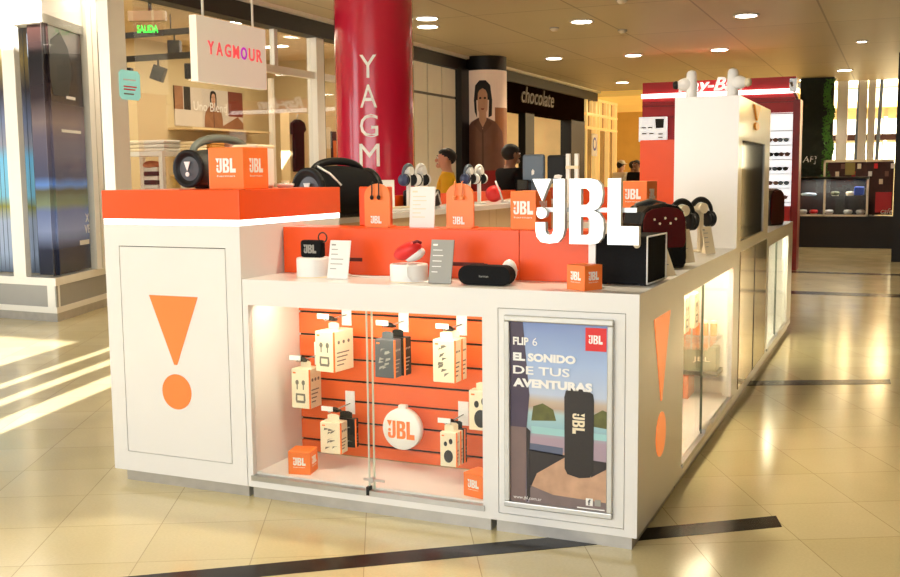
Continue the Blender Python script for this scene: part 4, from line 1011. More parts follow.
m.art([(.33*math.cos(a), .30*math.sin(a)**.8*1.5) for a in [PI*i/16 for i in range(17)]], (-6.55, 7.12, .95), ds, Z, WICK, .04); m.build('backrest', t)
for a in range(4): MB().cyl((-6.55+.22*math.cos(PI/4+a*PI/2), 6.9+.22*math.sin(PI/4+a*PI/2), 0), (-6.55+.2*math.cos(PI/4+a*PI/2), 6.9+.2*math.sin(PI/4+a*PI/2), .42), .02, .025, WICK, 10).build('leg', t)
MB().lathe([(.34, .95), (.36, .5), (.33, .45)], (-6.55, 6.9, 0), Z, WICK, 24).build('arm_shell', t)
t = thing('wall_poster', 'small orange and black picture on the wall beside the magenta column', 'poster', (-5.44, 8.3, 1.9))
m = MB(); m.rect(0, .30, 0, .42, (-6.0, 8.02, 1.62), Y, Z, INKD, .01); m.rect(.05, .25, .08, .3, (-6.0, 8.02, 1.62), Y, Z, ORANGE_B, .013); m.build('picture', t)
m = MB(); m.rect(0, .30, -.42, -.03, (-6.0, 8.02, 1.62), Y, Z, GREYC, .01)
for k in range(4): m.rect(.04, .26, -.36+.08*k, -.33+.08*k, (-6.0, 8.02, 1.62), Y, Z, INK, .012)
m.build('notice_sheet', t)

# poster pillar
t = thing('poster_pillar', 'round dark pillar wrapped with a photo poster of a person in brown shirt', 'column', (-5.2, 11.55, 0))
MB().lathe([(.335, 0), (.335, HC)], (-5.2, 11.55, 0), Z, DARK, 40).build('shaft', t)
bd = math.atan2(cy-11.55, cx+5.2)
m = MB(); RR = .34
def wrap(poly_u, z0, mt, dr):
    """flat outline (u = arc length, v = height) bent round the shaft"""
    k = MB(); k.art(poly_u, (0, 0, 0), X, Z, mt, .001)
    bm = bmesh.new(); vs = [bm.verts.new(q) for q in k.v]
    for f in k.f:
        try: bm.faces.new([vs[i] for i in f])
        except ValueError: pass
    for xx in [-.5+.05*i for i in range(21)]:
        bmesh.ops.bisect_plane(bm, geom=bm.verts[:]+bm.edges[:]+bm.faces[:], plane_co=(xx, 0, 0), plane_no=(1, 0, 0))
    bm.verts.index_update(); P = []
    for v in bm.verts:
        a = bd+v.co.x/RR; r = RR+dr-v.co.y
        P.append((-5.2+r*math.cos(a), 11.55+r*math.sin(a), z0+v.co.z))
    m.add(P, [[v.index for v in f.verts] for f in bm.faces], mt); bm.free()
wrap([(-.5, .55), (.5, .55), (.5, 3.08), (-.5, 3.08)], 0, mat('poster sand', srgb(226, 196, 170), .5, noise=.1, emit=.2), 0)  # slight glow added to brighten the poster background
wrap([(.15, 1.6), (.5, 1.6), (.5, 2.5), (.15, 2.5)], 0, mat('poster rust', srgb(170, 110, 70), .5), .002)
S = 1.65; Z0 = 1.40
fa = MB(); figure_art(fa, Vector((0, 0, 0)), X, Z, 1.0, BROWNSHIRT, PSK, HAIR)
def wp(p, mt, l): wrap([(x*S*.60-.045, y*S*.92) for x, y in p], Z0, mt, .004+.0015*l)
wp([(-.40,-.3),(-.40,.28),(-.34,.48),(-.2,.58),(-.07,.62),(.07,.62),(.2,.58),(.34,.48),(.40,.28),(.40,-.3)], BROWNSHIRT, 0)
wp([(-.06,.56),(-.055,.72),(.055,.72),(.06,.56),(0,.50)], PSK, 2)
wp([(-.13,.68),(-.145,.80),(-.12,.95),(-.05,1.0),(.05,1.0),(.12,.95),(.15,.80),(.145,.64),(.09,.62),(.1,.8),(-.1,.8),(-.09,.62)], HAIR, 1)
wp([(-.08,.78),(-.075,.70),(-.035,.645),(.035,.645),(.075,.70),(.08,.78),(.07,.90),(0,.93),(-.07,.90)], PSK, 3)
wp([(-.11,.82),(-.09,.96),(0,.99),(.09,.96),(.11,.80),(.05,.90),(0,.92),(-.05,.90)], HAIR, 4)
for sx in (-1, 1): wp([(sx*.018,.81),(sx*.055,.81),(sx*.05,.83),(sx*.02,.83)], INKD, 5)
wp([(-.03,.715),(.03,.715),(.015,.70),(-.015,.70)], mat('lip print two', srgb(140, 60, 56), .6), 5)
wp([(-.02,-.2),(-.012,.50),(.012,.50),(.02,-.2)], mat('placket two', srgb(90, 58, 48), .6), 3)
wp([(-.07,.61),(-.15,.56),(-.02,.46),(0,.52)], mat('collar print', srgb(110, 72, 60), .6), 4); wp([(.07,.61),(.15,.56),(.02,.46),(0,.52)], mat('collar print two', srgb(110, 72, 60), .6), 4)
wrap([(-.5, .55), (.5, .55), (.5, 1.52), (-.5, 1.52)], 0, DKRED, .014)
m.build('photo_wrap', t)

# dark shop with script sign
sx_ = -5.46
ds_ = MB(); ds_.box(-5.7, sx_, 12.9, 18.05, 2.58, 3.26, DARKF); ds_.box(-5.7, sx_, 12.5, 13.0, 0, 3.26, DARK); ds_.box(-5.7, sx_, 17.1, 18.1, 0, 2.6, DARK)
ds_.box(-5.6, sx_, 14.2, 14.7, 0, 2.6, DARK)
ds_.box(-8.0, -5.7, 11.85, 11.95, 0, 3.26, DARK)
struct(ds_, 'wall_dark_shop')
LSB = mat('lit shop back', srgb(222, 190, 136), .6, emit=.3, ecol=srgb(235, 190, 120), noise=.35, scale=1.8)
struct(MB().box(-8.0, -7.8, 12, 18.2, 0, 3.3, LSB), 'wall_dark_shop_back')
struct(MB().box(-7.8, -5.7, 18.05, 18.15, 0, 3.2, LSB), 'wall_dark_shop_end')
tag(MB().text('chocolate', (sx_, 13.95, 2.76), Y, Z, mat('sign bronze letter', srgb(120, 104, 88), .4, emit=.04), w=1.9, h=.30, depth=.02, shear=.25).build('script_sign'), 'faint script lettering on the dark shop fascia', 'sign')
t = thing('shop_shelving', 'wooden display case with goods inside the dark shop', 'shelf unit', (-7.5, 15.8, 0))
m = MB(); m.box(-7.75, -7.4, 14.9, 17.0, 0, 1.3, mat('shop wood', srgb(120, 78, 44), .5, noise=.2)); m.build('case', t)
MB().box(-7.75, -7.38, 14.9, 17.0, 1.3, 1.36, GOLD).build('case_top', t)
for i in range(5): tag(MB().box(-7.7, -7.45, 15.0+i*.4, 15.3+i*.4, 1.36, 1.5+.12*((i*7) % 3), [CREAM, BROWNSHIRT, ORANGE_L, CREAM, INKD][i]).build('gift_carton', None, .01), 'carton on the lit case inside the dark shop, ' + ['leftmost', 'second from left', 'middle', 'second from right', 'rightmost'][i], 'carton', 'cartons in the dark shop')
for i, (x, y, z) in enumerate(((-7.0, 14.95, 2.3), (-7.2, 15.6, 2.42), (-6.8, 16.1, 2.28), (-7.3, 16.6, 2.4), (-7.0, 13.6, 2.35))):
    t = thing('pendant_lamp', 'small glowing pendant lamp inside the dark shop, ' + ['left one', 'second one', 'third one', 'right one', 'one left of the dark mullion'][i], 'lamp', (x, y, z), 0, 'pendant lamps in the dark shop')
    MB().ell((0, 0, 0), (.07, .07, .05), DOWNL, 14, 8).build('bulb', t, world=False); MB().tube([(0, 0, .045), (0, 0, 3.2-z)], .006, BLACK, 6).build('cord', t, world=False)
struct(MB().box(-8.0, -5.5, 12.9, 18.1, 3.2, 3.28, DARK), 'ceiling_dark_shop')
# golden shop beyond
gs = MB()
for y in (18.2, 18.95, 19.25, 20.1, 20.8): gs.box(-5.55, -5.45, y, y+.07, 0, 3.1, GOLD)
for z in (2.45, 2.75, 3.1): gs.box(-5.54, -5.44, 18.2, 20.87, z, z+.05, GOLD)
for i in range(7): gs.box(-5.53, -5.46, 18.3+i*.4, 18.33+i*.4, 2.5, 3.1, GOLD)
gs.box(-5.62, -5.56, 18.2, 20.87, 0, 3.2, mat('gold shop glass', srgb(120, 84, 36), .15, metal=.3, emit=.12, ecol=srgb(200, 130, 40), noise=.6, scale=2.5))
struct(gs, 'wall_gold_shop')
t = thing('round_notice', 'white square notice with blue ring on the golden shop front', 'sign', (-5.43, 18.7, 2.1))
m = MB(); m.rect(-.18, .28, -.25, .25, (-5.44, 18.75, 2.1), Y, Z, WHITE2, .01); m.disc((.05, .02), .15, (-5.44, 18.75, 2.1), Y, Z, BLUE, .012); m.disc((.05, .02), .10, (-5.44, 18.75, 2.1), Y, Z, WHITE2, .014); m.build('notice', t)

# red optics stand behind the tower
RY = 12.0
ro = thing('optics_stand', 'tall red sunglasses stand with white light band behind the tower', 'kiosk', (-1.65, RY+.5, 0))
m = MB(); m.box(-2.80, -.54, RY+.1, RY+.5, 2.32, 2.84, RED); m.box(-2.80, -.9, RY+.12, RY+.5, 0, 2.32, RED); m.build('carcass', ro)
m = MB()
for z in (2.30, 2.47, 2.53): m.box(-2.80, -.50, RY+.085, RY+.1, z, z+.012, DKRED)
m.build('panel_joint', ro)
MB().box(-2.81, -.5, RY+.06, RY+.1, 2.60, 2.665, LED).build('light_band', ro)
m = MB(); m.box(-.56, -.46, RY, RY+.4, 0, 2.5, DKRED); m.build('end_pillar', ro)
m = MB(); m.box(-.62, -.52, RY+.0, RY+.08, 2.62, 2.80, SILVER); m.cyl((-.6, RY-.02, 2.74), (-.5, RY+.2, 2.45), .02, .02, SILVER); m.build('bracket', ro)
cs = MB().box(-.9, -.56, RY+.09, RY+.12, .95, 2.32, mat('lit white shelf back', (1, 1, 1, 1), .5, emit=.75, ecol=(.95, .98, 1, 1))).build('lit_case', ro)
m = MB()
for k in range(6): m.box(-.9, -.57, RY+.0, RY+.09, 1.0+k*.21, 1.008+k*.21, GREYC)
m.build('shelf', ro)
m = MB(); m.box(-.9, -.56, RY-.1, RY+.09, .0, .95, RED); m.build('base_box', ro)
m = MB(); m.rect(0, .42, 0, .37, (-2.80, RY-.02, 1.935), X, Z, mat('lit notice', (1, 1, 1, 1), .5, emit=.5), .1)
m.art([(.26, .20), (.38, .20), (.385, .34), (.25, .34)], (-2.80, RY-.02, 1.935), X, Z, INKD, .102)
for u, v in ((.04, .20), (.14, .20), (.05, .11), (.16, .11), (.3, .1), (.3, .05)): m.rect(u, u+.07, v, v+.02, (-2.80, RY-.02, 1.935), X, Z, INK, .102)
m.build('eyewear_board', ro)
m = MB(); m.text('Ray-Ban', (-2.22, RY+.02, 2.615), X, Z, LETTER, w=.95, h=.25, depth=.05, shear=.3, bold=.01); m.build('script_letters', ro)  # glow added to keep these dimly lit letters white
k = 0
for r in range(5):
    for c in range(2):
        x = -.84+.15*c+.02*(r % 2); z = 1.06+.21*r+.02
        t = thing('sunglasses', 'sunglasses on the lit optics shelf, %s in the %s row' % (['left pair', 'right pair'][c], ['lowest', 'second', 'third', 'fourth', 'topmost'][r]), 'sunglasses', (x, RY+.02, z), 0, 'sunglasses on the lit shelves'); t.scale = (1.3, 1.3, 1.3)
        mt = [INKD, BROWNSHIRT, GREYB][(r+c) % 3]
        for sx in (-.032, .032): MB().ell((sx, 0, 0), (.03, .008, .024), mt, 12, 8).build('lens', t, world=False)
        m = MB(); m.tube([(-.062, .05, .01), (-.062, 0, .012), (.062, 0, .012), (.062, .05, .01)], .005, mt, 6); m.build('frame', t, world=False)

# plant wall, columns and far jewellery counter
struct(MB().box(-.97, -.34, 17.9, 18.1, 0, 3.3, LEAFD), 'wall_plant')
struct(MB().box(.82, 1.5, 14.0, 14.6, 0, 3.3, DARK), 'wall_pillar_right')
m = MB(); rng = random.Random(3)
for i in range(2600):
    z = rng.uniform(1.3, 3.25); e = -.36-.05*math.sin(z*9)-.12*max(0, (2.2-z))*0
    x = e-abs(rng.gauss(0, .07))-(.0 if z < 2.5 else (z-2.5)*.0); y = 17.87-rng.uniform(0, .08)
    s = rng.uniform(.018, .04); a = rng.uniform(0, 2*PI); tl = rng.uniform(-.6, .6)
    u = Vector((math.cos(a), tl*.5, math.sin(a))).normalized(); w = Vector((-math.sin(a), rng.uniform(-.5, .5), math.cos(a))).normalized()
    c = Vector((x, y, z)); m.add([c-u*s, c+w*s*.45, c+u*s, c-w*s*.45], [(0, 1, 2, 3)], LEAF if (x > -.52 and rng.random() < .85) else LEAFD)
for i in range(900):
    c = Vector((rng.uniform(-.92, -.4), 17.87-rng.uniform(0, .05), rng.uniform(1.3, 3.25))); s = rng.uniform(.02, .04); a = rng.uniform(0, 2*PI)
    u = Vector((math.cos(a), .2, math.sin(a))); w = Vector((-math.sin(a), .2, math.cos(a))); m.add([c-u*s, c+w*s*.45, c+u*s, c-w*s*.45], [(0, 1, 2, 3)], LEAFD)
tag(m.build('wall_foliage'), 'living green foliage covering the wall beside the white columns', 'plants', kind='stuff')
for i, (x, w) in enumerate(((-.235, .105), (.16, .08), (.33, .07))):
    t = thing('white_column', ['wide pale column right of the green wall', 'middle pale column before the bright windows', 'right pale column before the bright windows'][i], 'column', (x, 19.2, 0))
    MB().box(x-w, x+w, 19.1, 19.3, 0, 7, FRAME).build('shaft', t); MB().box(x-w-.04, x+w+.04, 19.06, 19.34, 0, .2, STEEL).build('base', t)
t = thing('steel_strut', 'slanted blue grey steel strut between the pale columns', 'strut', (.03, 19.5, 0))
m = MB(); m.art([(-.06, 0), (.02, 0), (.11, 4), (.03, 4)], (.03, 19.5, 0), X, Z, GREYB, .12); m.build('beam', t)
t = thing('steel_strut', 'slanted pale steel strut right of the columns', 'strut', (.5, 19.6, 0))
m = MB(); m.art([(-.04, 0), (.03, 0), (.16, 4), (.09, 4)], (.40, 19.6, 0), X, Z, GREYB, .12); m.build('beam', t)
JY = 17.0
j = thing('jewellery_counter', 'far dark counter with white framed glass showcase', 'counter', (0, JY+.3, 0))
m = MB(); m.box(-.95, 1.3, JY, JY+.6, 0, .60, DARK); m.build('base', j)
m = MB()
for x in (-.90, -.40, .36): m.box(x-.02, x+.02, JY, JY+.03, .60, 1.34, FRAME)
for z in (.60, 1.31): m.box(-.92, .38, JY, JY+.03, z, z+.035, FRAME)
m.box(-.92, .38, JY, JY+.5, 1.31, 1.345, FRAME); m.build('showcase_frame', j)
MB().box(-.90, .36, JY+.01, JY+.015, .63, 1.31, GLASS).build('pane', j); MB().box(-.90, .36, JY+.05, JY+.45, .98, .99, GLASS).build('glass_shelf', j)
MB().box(-.92, .38, JY+.5, JY+.55, .6, 1.31, INKD).build('showcase_back', j)
m = MB(); m.box(-.48, .80, JY+.75, JY+.8, 1.63, 1.68, CREAM); m.box(-.48, -.44, JY+.75, JY+.8, .6, 1.68, CREAM); m.build('rear_frame', j)
MB().box(-.44, .80, JY+.8, JY+.85, .6, 1.63, mat('rear goods board', srgb(66, 34, 28), .6, noise=.5, scale=14)).build('rear_board', j)
m = MB(); m.rect(.50, .78, .68, 1.06, (0, JY-.0, 0), X, Z, RED, .02); m.text('cafe', (.60, JY-.02, .66), X, Z, WHITE2, w=.2, h=.1, depth=.002, shear=.3); m.build('red_panel', j)
def dish(label, x, z, c, r=.07):
    t = thing('display_dish', label, 'dish', (x, JY+.2, z), 0, 'dishes in the far showcase')
    MB().lathe([(r*.7, 0), (r, r*.5), (r*.8, r*.9), (.0001, r)], (0, 0, 0), Z, c, 18).build('bowl', t, world=False); MB().lathe([(r*.75, 0), (r*.75, .01)], (0, 0, 0), Z, CREAM, 18).build('foot_ring', t, world=False)
for i, (x, z, c, l) in enumerate(((-.80, .64, WHITE2, 'lower left pane'), (-.60, .64, REDHOT, 'red one in the left pane'), (-.32, .64, WHITE2, 'lower right pane, left'), (.02, .64, WHITE2, 'lower right pane, middle'), (.24, .64, WHITE2, 'lower right pane, right'), (-.22, .99, OLV, 'upper shelf, olive'), (.05, .99, CREAM, 'upper shelf, cream'))): dish('display dish in the far showcase, ' + l, x, z, c, .085)
tag(MB().box(.12, .30, JY+.1, JY+.3, 1.0, 1.16, BLUE).build('blue_box', None, .02), 'blue box on the upper shelf of the far showcase', 'box')
tag(MB().lathe([(.13, 0), (.15, .03), (.12, .05), (.0001, .06)], (-.70, JY+.2, .99), Z, mat('pale blue tray', srgb(190, 210, 230), .4)).build('pale_tray'), 'pale blue oval tray on the left shelf of the far showcase', 'tray')
rng = random.Random(11)
for i in range(12):
    x = -.36+.1*i; z = 1.2+.15*(i % 3)
    tag(MB().box(x, x+.07, JY+.77, JY+.80, z, z+.10, [REDHOT, CREAM, BROWNSHIRT, WHITE2][i % 4]).build('small_pack', None, .004), 'small pack on the rear goods board of the far counter, %s from left' % ['first', 'second', 'third', 'fourth', 'fifth', 'sixth', 'seventh', 'eighth', 'ninth', 'tenth', 'eleventh', 'twelfth'][i], 'pack', 'packs on the rear goods board')
tag(MB().rect(-.08, .1, 1.38, 1.62, (0, JY+.75, 0), X, Z, mat('olive board', srgb(150, 132, 70), .5), .02).build('olive_notice'), 'olive square notice on the rear board of the far counter', 'sign')
tag(MB().text('AF]', (-.88, 17.86, 1.60), X, Z, WHITE2, w=.26, h=.16, depth=.02, shear=.15).build('white_letters'), 'white letters on the dark wall under the green foliage', 'sign')

# ceiling fittings
rng = random.Random(2)
for i, (x, y, lab) in enumerate(((-4.56, 8.0, 'rear one of the close pair above the pillar poster'), (-4.29, 7.4, 'front one of the close pair above the pillar poster'), (-2.72, 8.49, 'above the big white letters, nearest'), (-4.24, 12.1, 'above the dark shop fascia'), (-3.0, 12.3, 'left of the red optics stand'), (-4.33, 16.9, 'far one at the golden shop'), (-.84, 8.93, 'above the tower, near one'), (-1.66, 12.2, 'between the giant earbuds'), (-.9, 18.2, 'far one at the green wall'), (-.09, 16.5, 'far one above the white columns'), (.33, 12.2, 'small one at upper right'))):
    t = thing('downlight', 'round ceiling downlight, ' + lab, 'ceiling light', (x, y, HC), 0, 'round downlights in the ceiling')
    r = .12 if i != 10 else .06
    MB().lathe([(r, -.012), (r+.03, -.012), (r+.03, 0)], (0, 0, 0), Z, WHITE2, 28).build('trim_ring', t, world=False)
    m = MB(); m.art(circ(0, 0, r, 28), (0, 0, -.006), X, (0, -1, 0), DOWNL, .010); m.build('lens', t, world=False)
for i, (x, y) in enumerate(((-2.47, 9.5), (-3.2, 8.9), (-1.9, 7.2))):
    t = thing('smoke_detector', 'small round ceiling detector, ' + ['right of the nearest downlights', 'left of centre', 'nearest at the top edge'][i], 'detector', (x, y, HC))
    MB().lathe([(.05, 0), (.055, -.02), (.03, -.045), (.0001, -.05)], (0, 0, 0), Z, CREAM, 20).build('detector_body', t, world=False)
    MB().lathe([(.062, 0), (.062, -.008)], (0, 0, 0), Z, GREYC, 20).build('mount_plate', t, world=False)
for i, (x, y) in enumerate(((-7.0, 7.5), (-6.4, 9.6), (-8.0, 9.8), (-6.4, 5.2))):
    t = thing('shop_downlight', 'recessed light in the left shop ceiling, ' + ['middle', 'right of the column side', 'far back', 'nearest the hanging sign'][i], 'ceiling light', (x, y, 3.45), 0, 'recessed lights in the shop ceiling')
    m = MB(); m.box(-.2, .2, -.08, .08, -.01, -.002, DOWNL); m.build('lens', t, world=False); m = MB(); m.box(-.22, .22, -.1, .1, -.004, 0, FRAME); m.build('trim_frame', t, world=False)
# ------------------------------------------------------------------ people
def skin_mesh(J, E, root, levels=2):
    """J: name -> (x,y,z,rx,ry); E: pairs"""
    names = list(J); idx = {n: i for i, n in enumerate(names)}
    me = bpy.data.meshes.new('skeleton'); me.from_pydata([J[n][:3] for n in names], [(idx[a], idx[b]) for a, b in E], [])
    ob = bpy.data.objects.new('skeleton', me); COL.objects.link(ob)
    ob.modifiers.new('skin', 'SKIN'); sd = me.skin_vertices[0].data
    for n in names:
        sd[idx[n]].radius = (J[n][3], J[n][4]); sd[idx[n]].use_root = (n == root)
    s = ob.modifiers.new('sub', 'SUBSURF'); s.levels = levels; s.render_levels = levels
    dg = bpy.context.evaluated_depsgraph_get(); dg.update()
    ev = bpy.data.meshes.new_from_object(ob.evaluated_get(dg))
    r = ([v.co.copy() for v in ev.vertices], [list(p.vertices) for p in ev.polygons])
    bpy.data.objects.remove(ob); bpy.data.meshes.remove(me); bpy.data.meshes.remove(ev)
    return r
TORSO = {'pelvis': (0,0,.95,.155,.115), 'waist': (0,.005,1.09,.138,.10), 'chest': (0,.005,1.28,.168,.12), 'upper': (0,.01,1.42,.125,.09)}
def person(label, loc, rz, arms, skin, shirt, legs_m, sleeve='short', hair=HAIR, lean=0.0, head_tilt=0.0, hair_long=False, cap=None, print_m=None, hs=1.0):
    t = thing('person', label, 'person', loc, rz)
    J = dict(TORSO); J['collar'] = (0,.012,1.475,.060,.060); E = [('pelvis','waist'),('waist','chest'),('chest','upper')]
    J.update({'neck': (0,.014,1.505,.050,.052), 'headlow': (0,-.012,1.565,.062,.078), 'headmid': (0,-.012,1.645,.078,.098), 'headtop': (0,.0,1.715,.062,.078)})
    E += [('upper','collar'),('collar','neck'),('neck','headlow'),('headlow','headmid'),('headmid','headtop')]
    for s, sd in ((-1, 'l'), (1, 'r')):
        el, wr, hd = arms[0 if s < 0 else 1]
        J['sh'+sd] = (s*.175,.01,1.43,.066,.066); J['ua'+sd] = tuple((Vector((s*.19,.01,1.37))*.5+Vector(el)*.5))+(.050,.050)
        J['el'+sd] = tuple(el)+(.042,.042); J['fa'+sd] = tuple(Vector(el)*.6+Vector(wr)*.4)+(.041,.041); J['wr'+sd] = tuple(wr)+(.027,.024)
        d = (Vector(hd)-Vector(wr)).normalized(); side = d.cross(Vector((0, 0, 1)))
        side = side.normalized() if side.length > .1 else Vector((1, 0, 0)); nrm = side.cross(d)
        palm = Vector(wr)+d*.085; J['pm'+sd] = tuple(Vector(wr)+d*.05)+(.036,.020)
        E += [('upper','sh'+sd),('sh'+sd,'ua'+sd),('ua'+sd,'el'+sd),('el'+sd,'fa'+sd),('fa'+sd,'wr'+sd),('wr'+sd,'pm'+sd)]
        for k, (o, ln) in enumerate(((-.030,.062),(-.010,.075),(.010,.080),(.030,.070))):
            b = palm+side*o; f1 = b+d*ln*.5-nrm*.008; f2 = b+d*ln-nrm*.03
            J['k%d%s' % (k, sd)] = tuple(b)+(.010,.010); J['f%d%s' % (k, sd)] = tuple(f1)+(.009,.009); J['g%d%s' % (k, sd)] = tuple(f2)+(.008,.008)
            E += [('pm'+sd,'k%d%s' % (k, sd)),('k%d%s' % (k, sd),'f%d%s' % (k, sd)),('f%d%s' % (k, sd),'g%d%s' % (k, sd))]
        th = Vector(wr)+d*.03-side*s*.04; J['t0'+sd] = tuple(th)+(.013,.013); J['t1'+sd] = tuple(th+d*.035-side*s*.018-nrm*.01)+(.010,.010); J['t2'+sd] = tuple(th+d*.06-side*s*.02-nrm*.02)+(.009,.009)
        E += [('wr'+sd,'t0'+sd),('t0'+sd,'t1'+sd),('t1'+sd,'t2'+sd)]
        J['hp'+sd] = (s*.088,.0,.88,.092,.095); J['kn'+sd] = (s*.095,-.01,.49,.058,.062); J['cf'+sd] = (s*.097,.015,.34,.052,.056); J['an'+sd] = (s*.10,.03,.09,.036,.042); J['to'+sd] = (s*.115,-.13,.035,.042,.030)
        E += [('pelvis','hp'+sd),('hp'+sd,'kn'+sd),('kn'+sd,'cf'+sd),('cf'+sd,'an'+sd),('an'+sd,'to'+sd)]
    def bend(q):
        q = Vector(q)
        if lean and q.z > .95: q = Vector((0, 0, .95))+Matrix.Rotation(lean, 3, 'X') @ (q-Vector((0, 0, .95)))
        return q
    def headrot(q):
        if head_tilt: c = Vector((0, .01, 1.50)); return c+Matrix.Rotation(head_tilt, 3, 'X') @ (Vector(q)-c)
        return Vector(q)
    hn = ('headlow', 'headmid', 'headtop')
    J2 = {n: tuple(bend(headrot(v[:3]) if n in hn else v[:3]))+v[3:] for n, v in J.items()}
    vs, fs = skin_mesh(J2, E, 'pelvis')
    m = MB(); m.add(vs, fs, skin, True)
    HM = Matrix.Rotation(lean, 3, 'X') @ Matrix.Rotation(head_tilt, 3, 'X')
    hp = lambda x, y, z: bend(headrot((x, y, z)))
    m.ell(hp(0, -.108, 1.615), (.012, .018, .022), skin, 10, 8, HM)
    m.ell(hp(0, -.085, 1.555), (.032, .030, .026), skin, 12, 8, HM)
    for s in (-1, 1):
        m.ell(hp(s*.083, .004, 1.63), (.012, .022, .034), skin, 10, 8, HM)
        m.ell(hp(s*.032, -.094, 1.643), (.014, .010, .009), WHITE2, 10, 6, HM); m.ell(hp(s*.032, -.102, 1.643), (.007, .005, .007), INKD, 8, 6, HM)
        m.ell(hp(s*.034, -.097, 1.668), (.022, .008, .005), hair, 8, 6, HM)
    m.ell(hp(0, -.099, 1.578), (.024, .010, .006), mat('lips', srgb(150, 84, 74), .5) if 'lips' not in bpy.data.materials else bpy.data.materials['lips'], 10, 6, HM)
    m.build('body', t, world=False)
    # hair
    m = MB(); n0 = 0
    hv = MB(); hv.ell((0, .006, 1.655), (.092, .112, .098), hair, 24, 16)
    keep = [i for i, q in enumerate(hv.v) if (q.z > 1.70-(q.y+.10)*(.75 if not hair_long else 1.2)) or (q.y > .05 and q.z > (1.57 if not hair_long else 1.5))]
    ks = set(keep); mp_ = {i: k for k, i in enumerate(keep)}
    m.add([bend(headrot(hv.v[i])) for i in keep], [[mp_[i] for i in f] for f in hv.f if all(i in ks for i in f)], hair, True)
    h = m.build('hair', t, world=False); sm = h.modifiers.new('solid', 'SOLIDIFY'); sm.thickness = .012; sm.offset = -1
    if cap:
        m = MB(); m.lathe([(.10, 0), (.098, .04), (.07, .085), (.0001, .1)], hp(0, .0, 1.67), HM @ Vector((0, 0, 1)), cap, 20); m.ell(hp(0, -.12, 1.68), (.075, .06, .008), cap, 14, 6, HM); m.build('cap', t, world=False)
    # clothing
    def wear(nm, keys, grow, mt, cut=None):
        Jc = {n: J2[n][:3]+(J2[n][3]+grow, J2[n][4]+grow) for n in keys}
        if cut: Jc.update(cut)
        Ec = [(a, b) for a, b in E if a in Jc and b in Jc]
        extra = [(a, b) for a, b in (('ual', 'cul'), ('uar', 'cur')) if a in Jc and b in Jc]
        v, f = skin_mesh(Jc, Ec+extra, 'pelvis', 2); k = MB(); k.add(v, f, mt, True)
        return k.build(nm, t, world=False)
    keys = ['pelvis', 'waist', 'chest', 'upper', 'collar', 'shl', 'ual', 'shr', 'uar']
    if sleeve == 'long': keys += ['ell', 'fal', 'elr', 'far']
    cut = None
    if sleeve == 'short':
        cut = {}
        for s in 'lr':
            q = Vector(J2['ua'+s][:3])*.6+Vector(J2['el'+s][:3])*.4; cut['cu'+s] = tuple(q)+(.060, .060)
    sh = wear('shirt', keys, .014, shirt, cut)
    wear('trousers', ['pelvis', 'hpl', 'knl', 'cfl', 'anl', 'hpr', 'knr', 'cfr', 'anr'], .012, legs_m)
    for s, sd in ((-1, 'l'), (1, 'r')):
        m = MB(); m.ell((s*.108, -.05, .045), (.052, .135, .047), INKD, 14, 8); m.build('shoe', t, world=False)
    if print_m:
        m = MB(); m.art([(-.10, 0), (.10, 0), (.11, .07), (-.11, .07)], (0, .142, 1.27), NX, Z, print_m, .008); m.build('back_print', sh, world=False)
    t.scale = (hs, hs, hs)
    return t
HANG = lambda s: ((s*.235, .03, 1.10), (s*.25, -.05, .86), (s*.25, -.08, .78))
FWD = lambda s: ((s*.235, -.02, 1.12), (s*.20, -.26, 1.10), (s*.19, -.36, 1.12))
# facing: local -Y is the front.  camera-left direction in the world is (-.9155,-.402)
person('man in yellow shirt with short black hair, seen from the side before the beige panels', (-3.76, 6.72, 0), -1.15, (HANG(-1), FWD(1)), SKIN, YELLOW, JEAN, 'short', print_m=SHIRTPRINT, hs=1.0)
person('person in black clothes standing behind the inner bench before the dark shop', (-3.22, 7.35, 0), 2.5, (FWD(-1), FWD(1)), SKIN2, BLACKCLOTH, BLACKCLOTH, 'long', hair_long=True, hs=1.03)
person('distant person in white shirt and pale cap far down the golden passage', (-5.02, 19.6, 0), 2.6, (HANG(-1), HANG(1)), SKIN, WHITECLOTH, JEAN, 'short', cap=WHITECLOTH)
person('distant person in dark clothes far down the golden passage beside the white shirt', (-4.98, 20.6, 0), 2.9, (HANG(-1), HANG(1)), SKIN2, BLACKCLOTH, JEAN, 'long')
person('distant person in dark clothes closest to the red stand in the golden passage', (-4.5, 18.9, 0), -.4, (HANG(-1), HANG(1)), SKIN2, BLACKCLOTH, JEAN, 'long')

# ------------------------------------------------------------------ light
def area(name, loc, rot, sx, sy, power, col=(1, 1, 1)):
    l = bpy.data.lights.new(name, 'AREA'); l.shape = 'RECTANGLE'; l.size = sx; l.size_y = sy; l.energy = power; l.color = col
    o = bpy.data.objects.new(name, l); COL.objects.link(o); o.location = loc; o.rotation_euler = rot; return o
WARM = (1, .86, .62); WARM2 = (1, .88, .68); DAY = (.88, .95, 1)
area('daylight_fill_front', (-1.2, -5.6, 1.9), (PI/2, 0, 0), 6.0, 2.4, 205, DAY)  # added lamp standing in for daylight that the solid wall keeps out
area('daylight_left', (-8.5, -1.5, 2.2), (PI/2, 0, -PI/2+.35), 5, 3, 190, DAY)
area('shop_light', (-7.3, 7.5, 3.4), (0, 0, 0), 2.4, 6, 170, WARM2)
area('showcase_fill', (-.25, 17.25, 1.28), (0, 0, 0), 1.1, .3, 9, (1, .95, .85))  # lamp added to lighten the inside of the far showcase
area('dark_shop_light', (-6.8, 15.4, 3.0), (0, 0, 0), 1.2, 3, 45, WARM2)
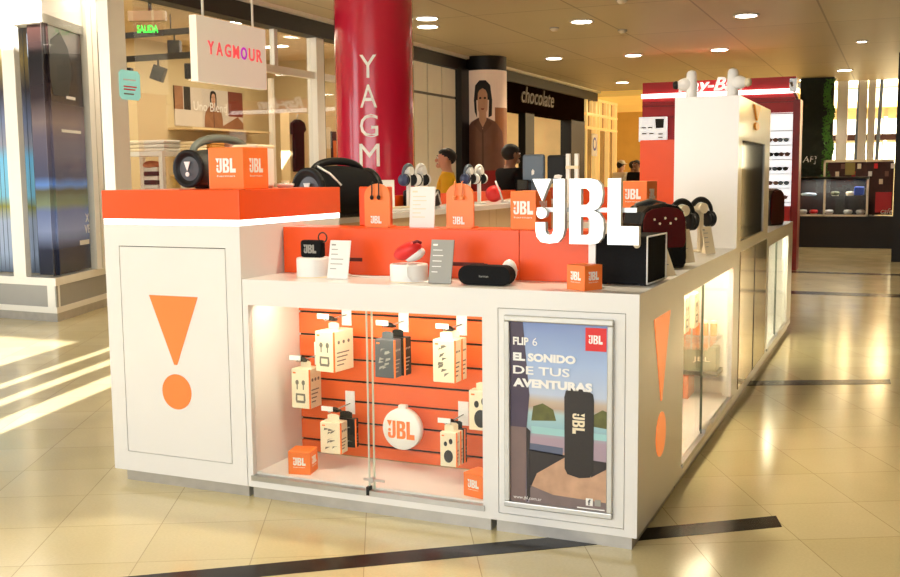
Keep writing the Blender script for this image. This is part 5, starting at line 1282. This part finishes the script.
area('passage_light', (-3.4, 21.5, 3.1), (0, 0, 0), 3, 3, 80, WARM)
area('atrium_light', (1.5, 21.8, 6.5), (0, 0, 0), 5, 4, 480, (1, .92, .75))
for i, (x, y) in enumerate(((-4.4, 7.7), (-2.72, 8.49), (-4.24, 12.1), (-3.0, 12.3), (-4.33, 16.9), (-.84, 8.93), (-1.66, 12.2), (-.9, 18.2), (-.09, 16.5), (.33, 12.2), (-1.6, 4.2), (-.9, .9))):  # last two have no fitting: added to brighten tower front and back panel
    l = bpy.data.lights.new('downlight_and_fill', 'SPOT'); l.energy = 115; l.color = WARM; l.spot_size = 2.3; l.spot_blend = .7; l.shadow_soft_size = .12
    o = bpy.data.objects.new('downlight_and_fill', l); COL.objects.link(o); o.location = (x, y, 3.27); l.energy = {(-.9, .9): 230, (-1.6, 4.2): 210}.get((x, y), 115)
area('front_case_strip', (-1.2, .10, .93), (.25, 0, 0), 1.0, .05, 5, (1, .88, .68))
area('right_case_strip', (-.12, 1.65, .93), (0, 0, 0), .08, 1.4, 14, (1, .9, .64))
area('far_case_strip', (-.12, 5.0, .93), (0, 0, 0), .08, 1.3, 14, (1, .9, .64))
sun = bpy.data.lights.new('sun', 'SUN'); sun.energy = 26; sun.angle = .006; sun.color = (1, .97, .92)
so = bpy.data.objects.new('sun', sun); COL.objects.link(so)
d = Vector((-.257, 1, 0)).normalized()*math.cos(math.radians(17.3)); d.z = -math.sin(math.radians(17.3))
so.rotation_euler = d.to_track_quat('-Z', 'Y').to_euler(); so.location = (-2, -12, 5)
w = bpy.data.worlds.new('world'); SC.world = w; w.use_nodes = True
bg = w.node_tree.nodes['Background']; bg.inputs[0].default_value = (1, .88, .70, 1); bg.inputs[1].default_value = .32
SC.view_settings.view_transform = 'Standard'; SC.view_settings.look = 'None'; SC.view_settings.exposure = 0.12
try:
    SC.cycles.use_denoising = True; SC.cycles.max_bounces = 8; SC.cycles.transparent_max_bounces = 12; SC.cycles.sample_clamp_indirect = 6
except Exception: pass
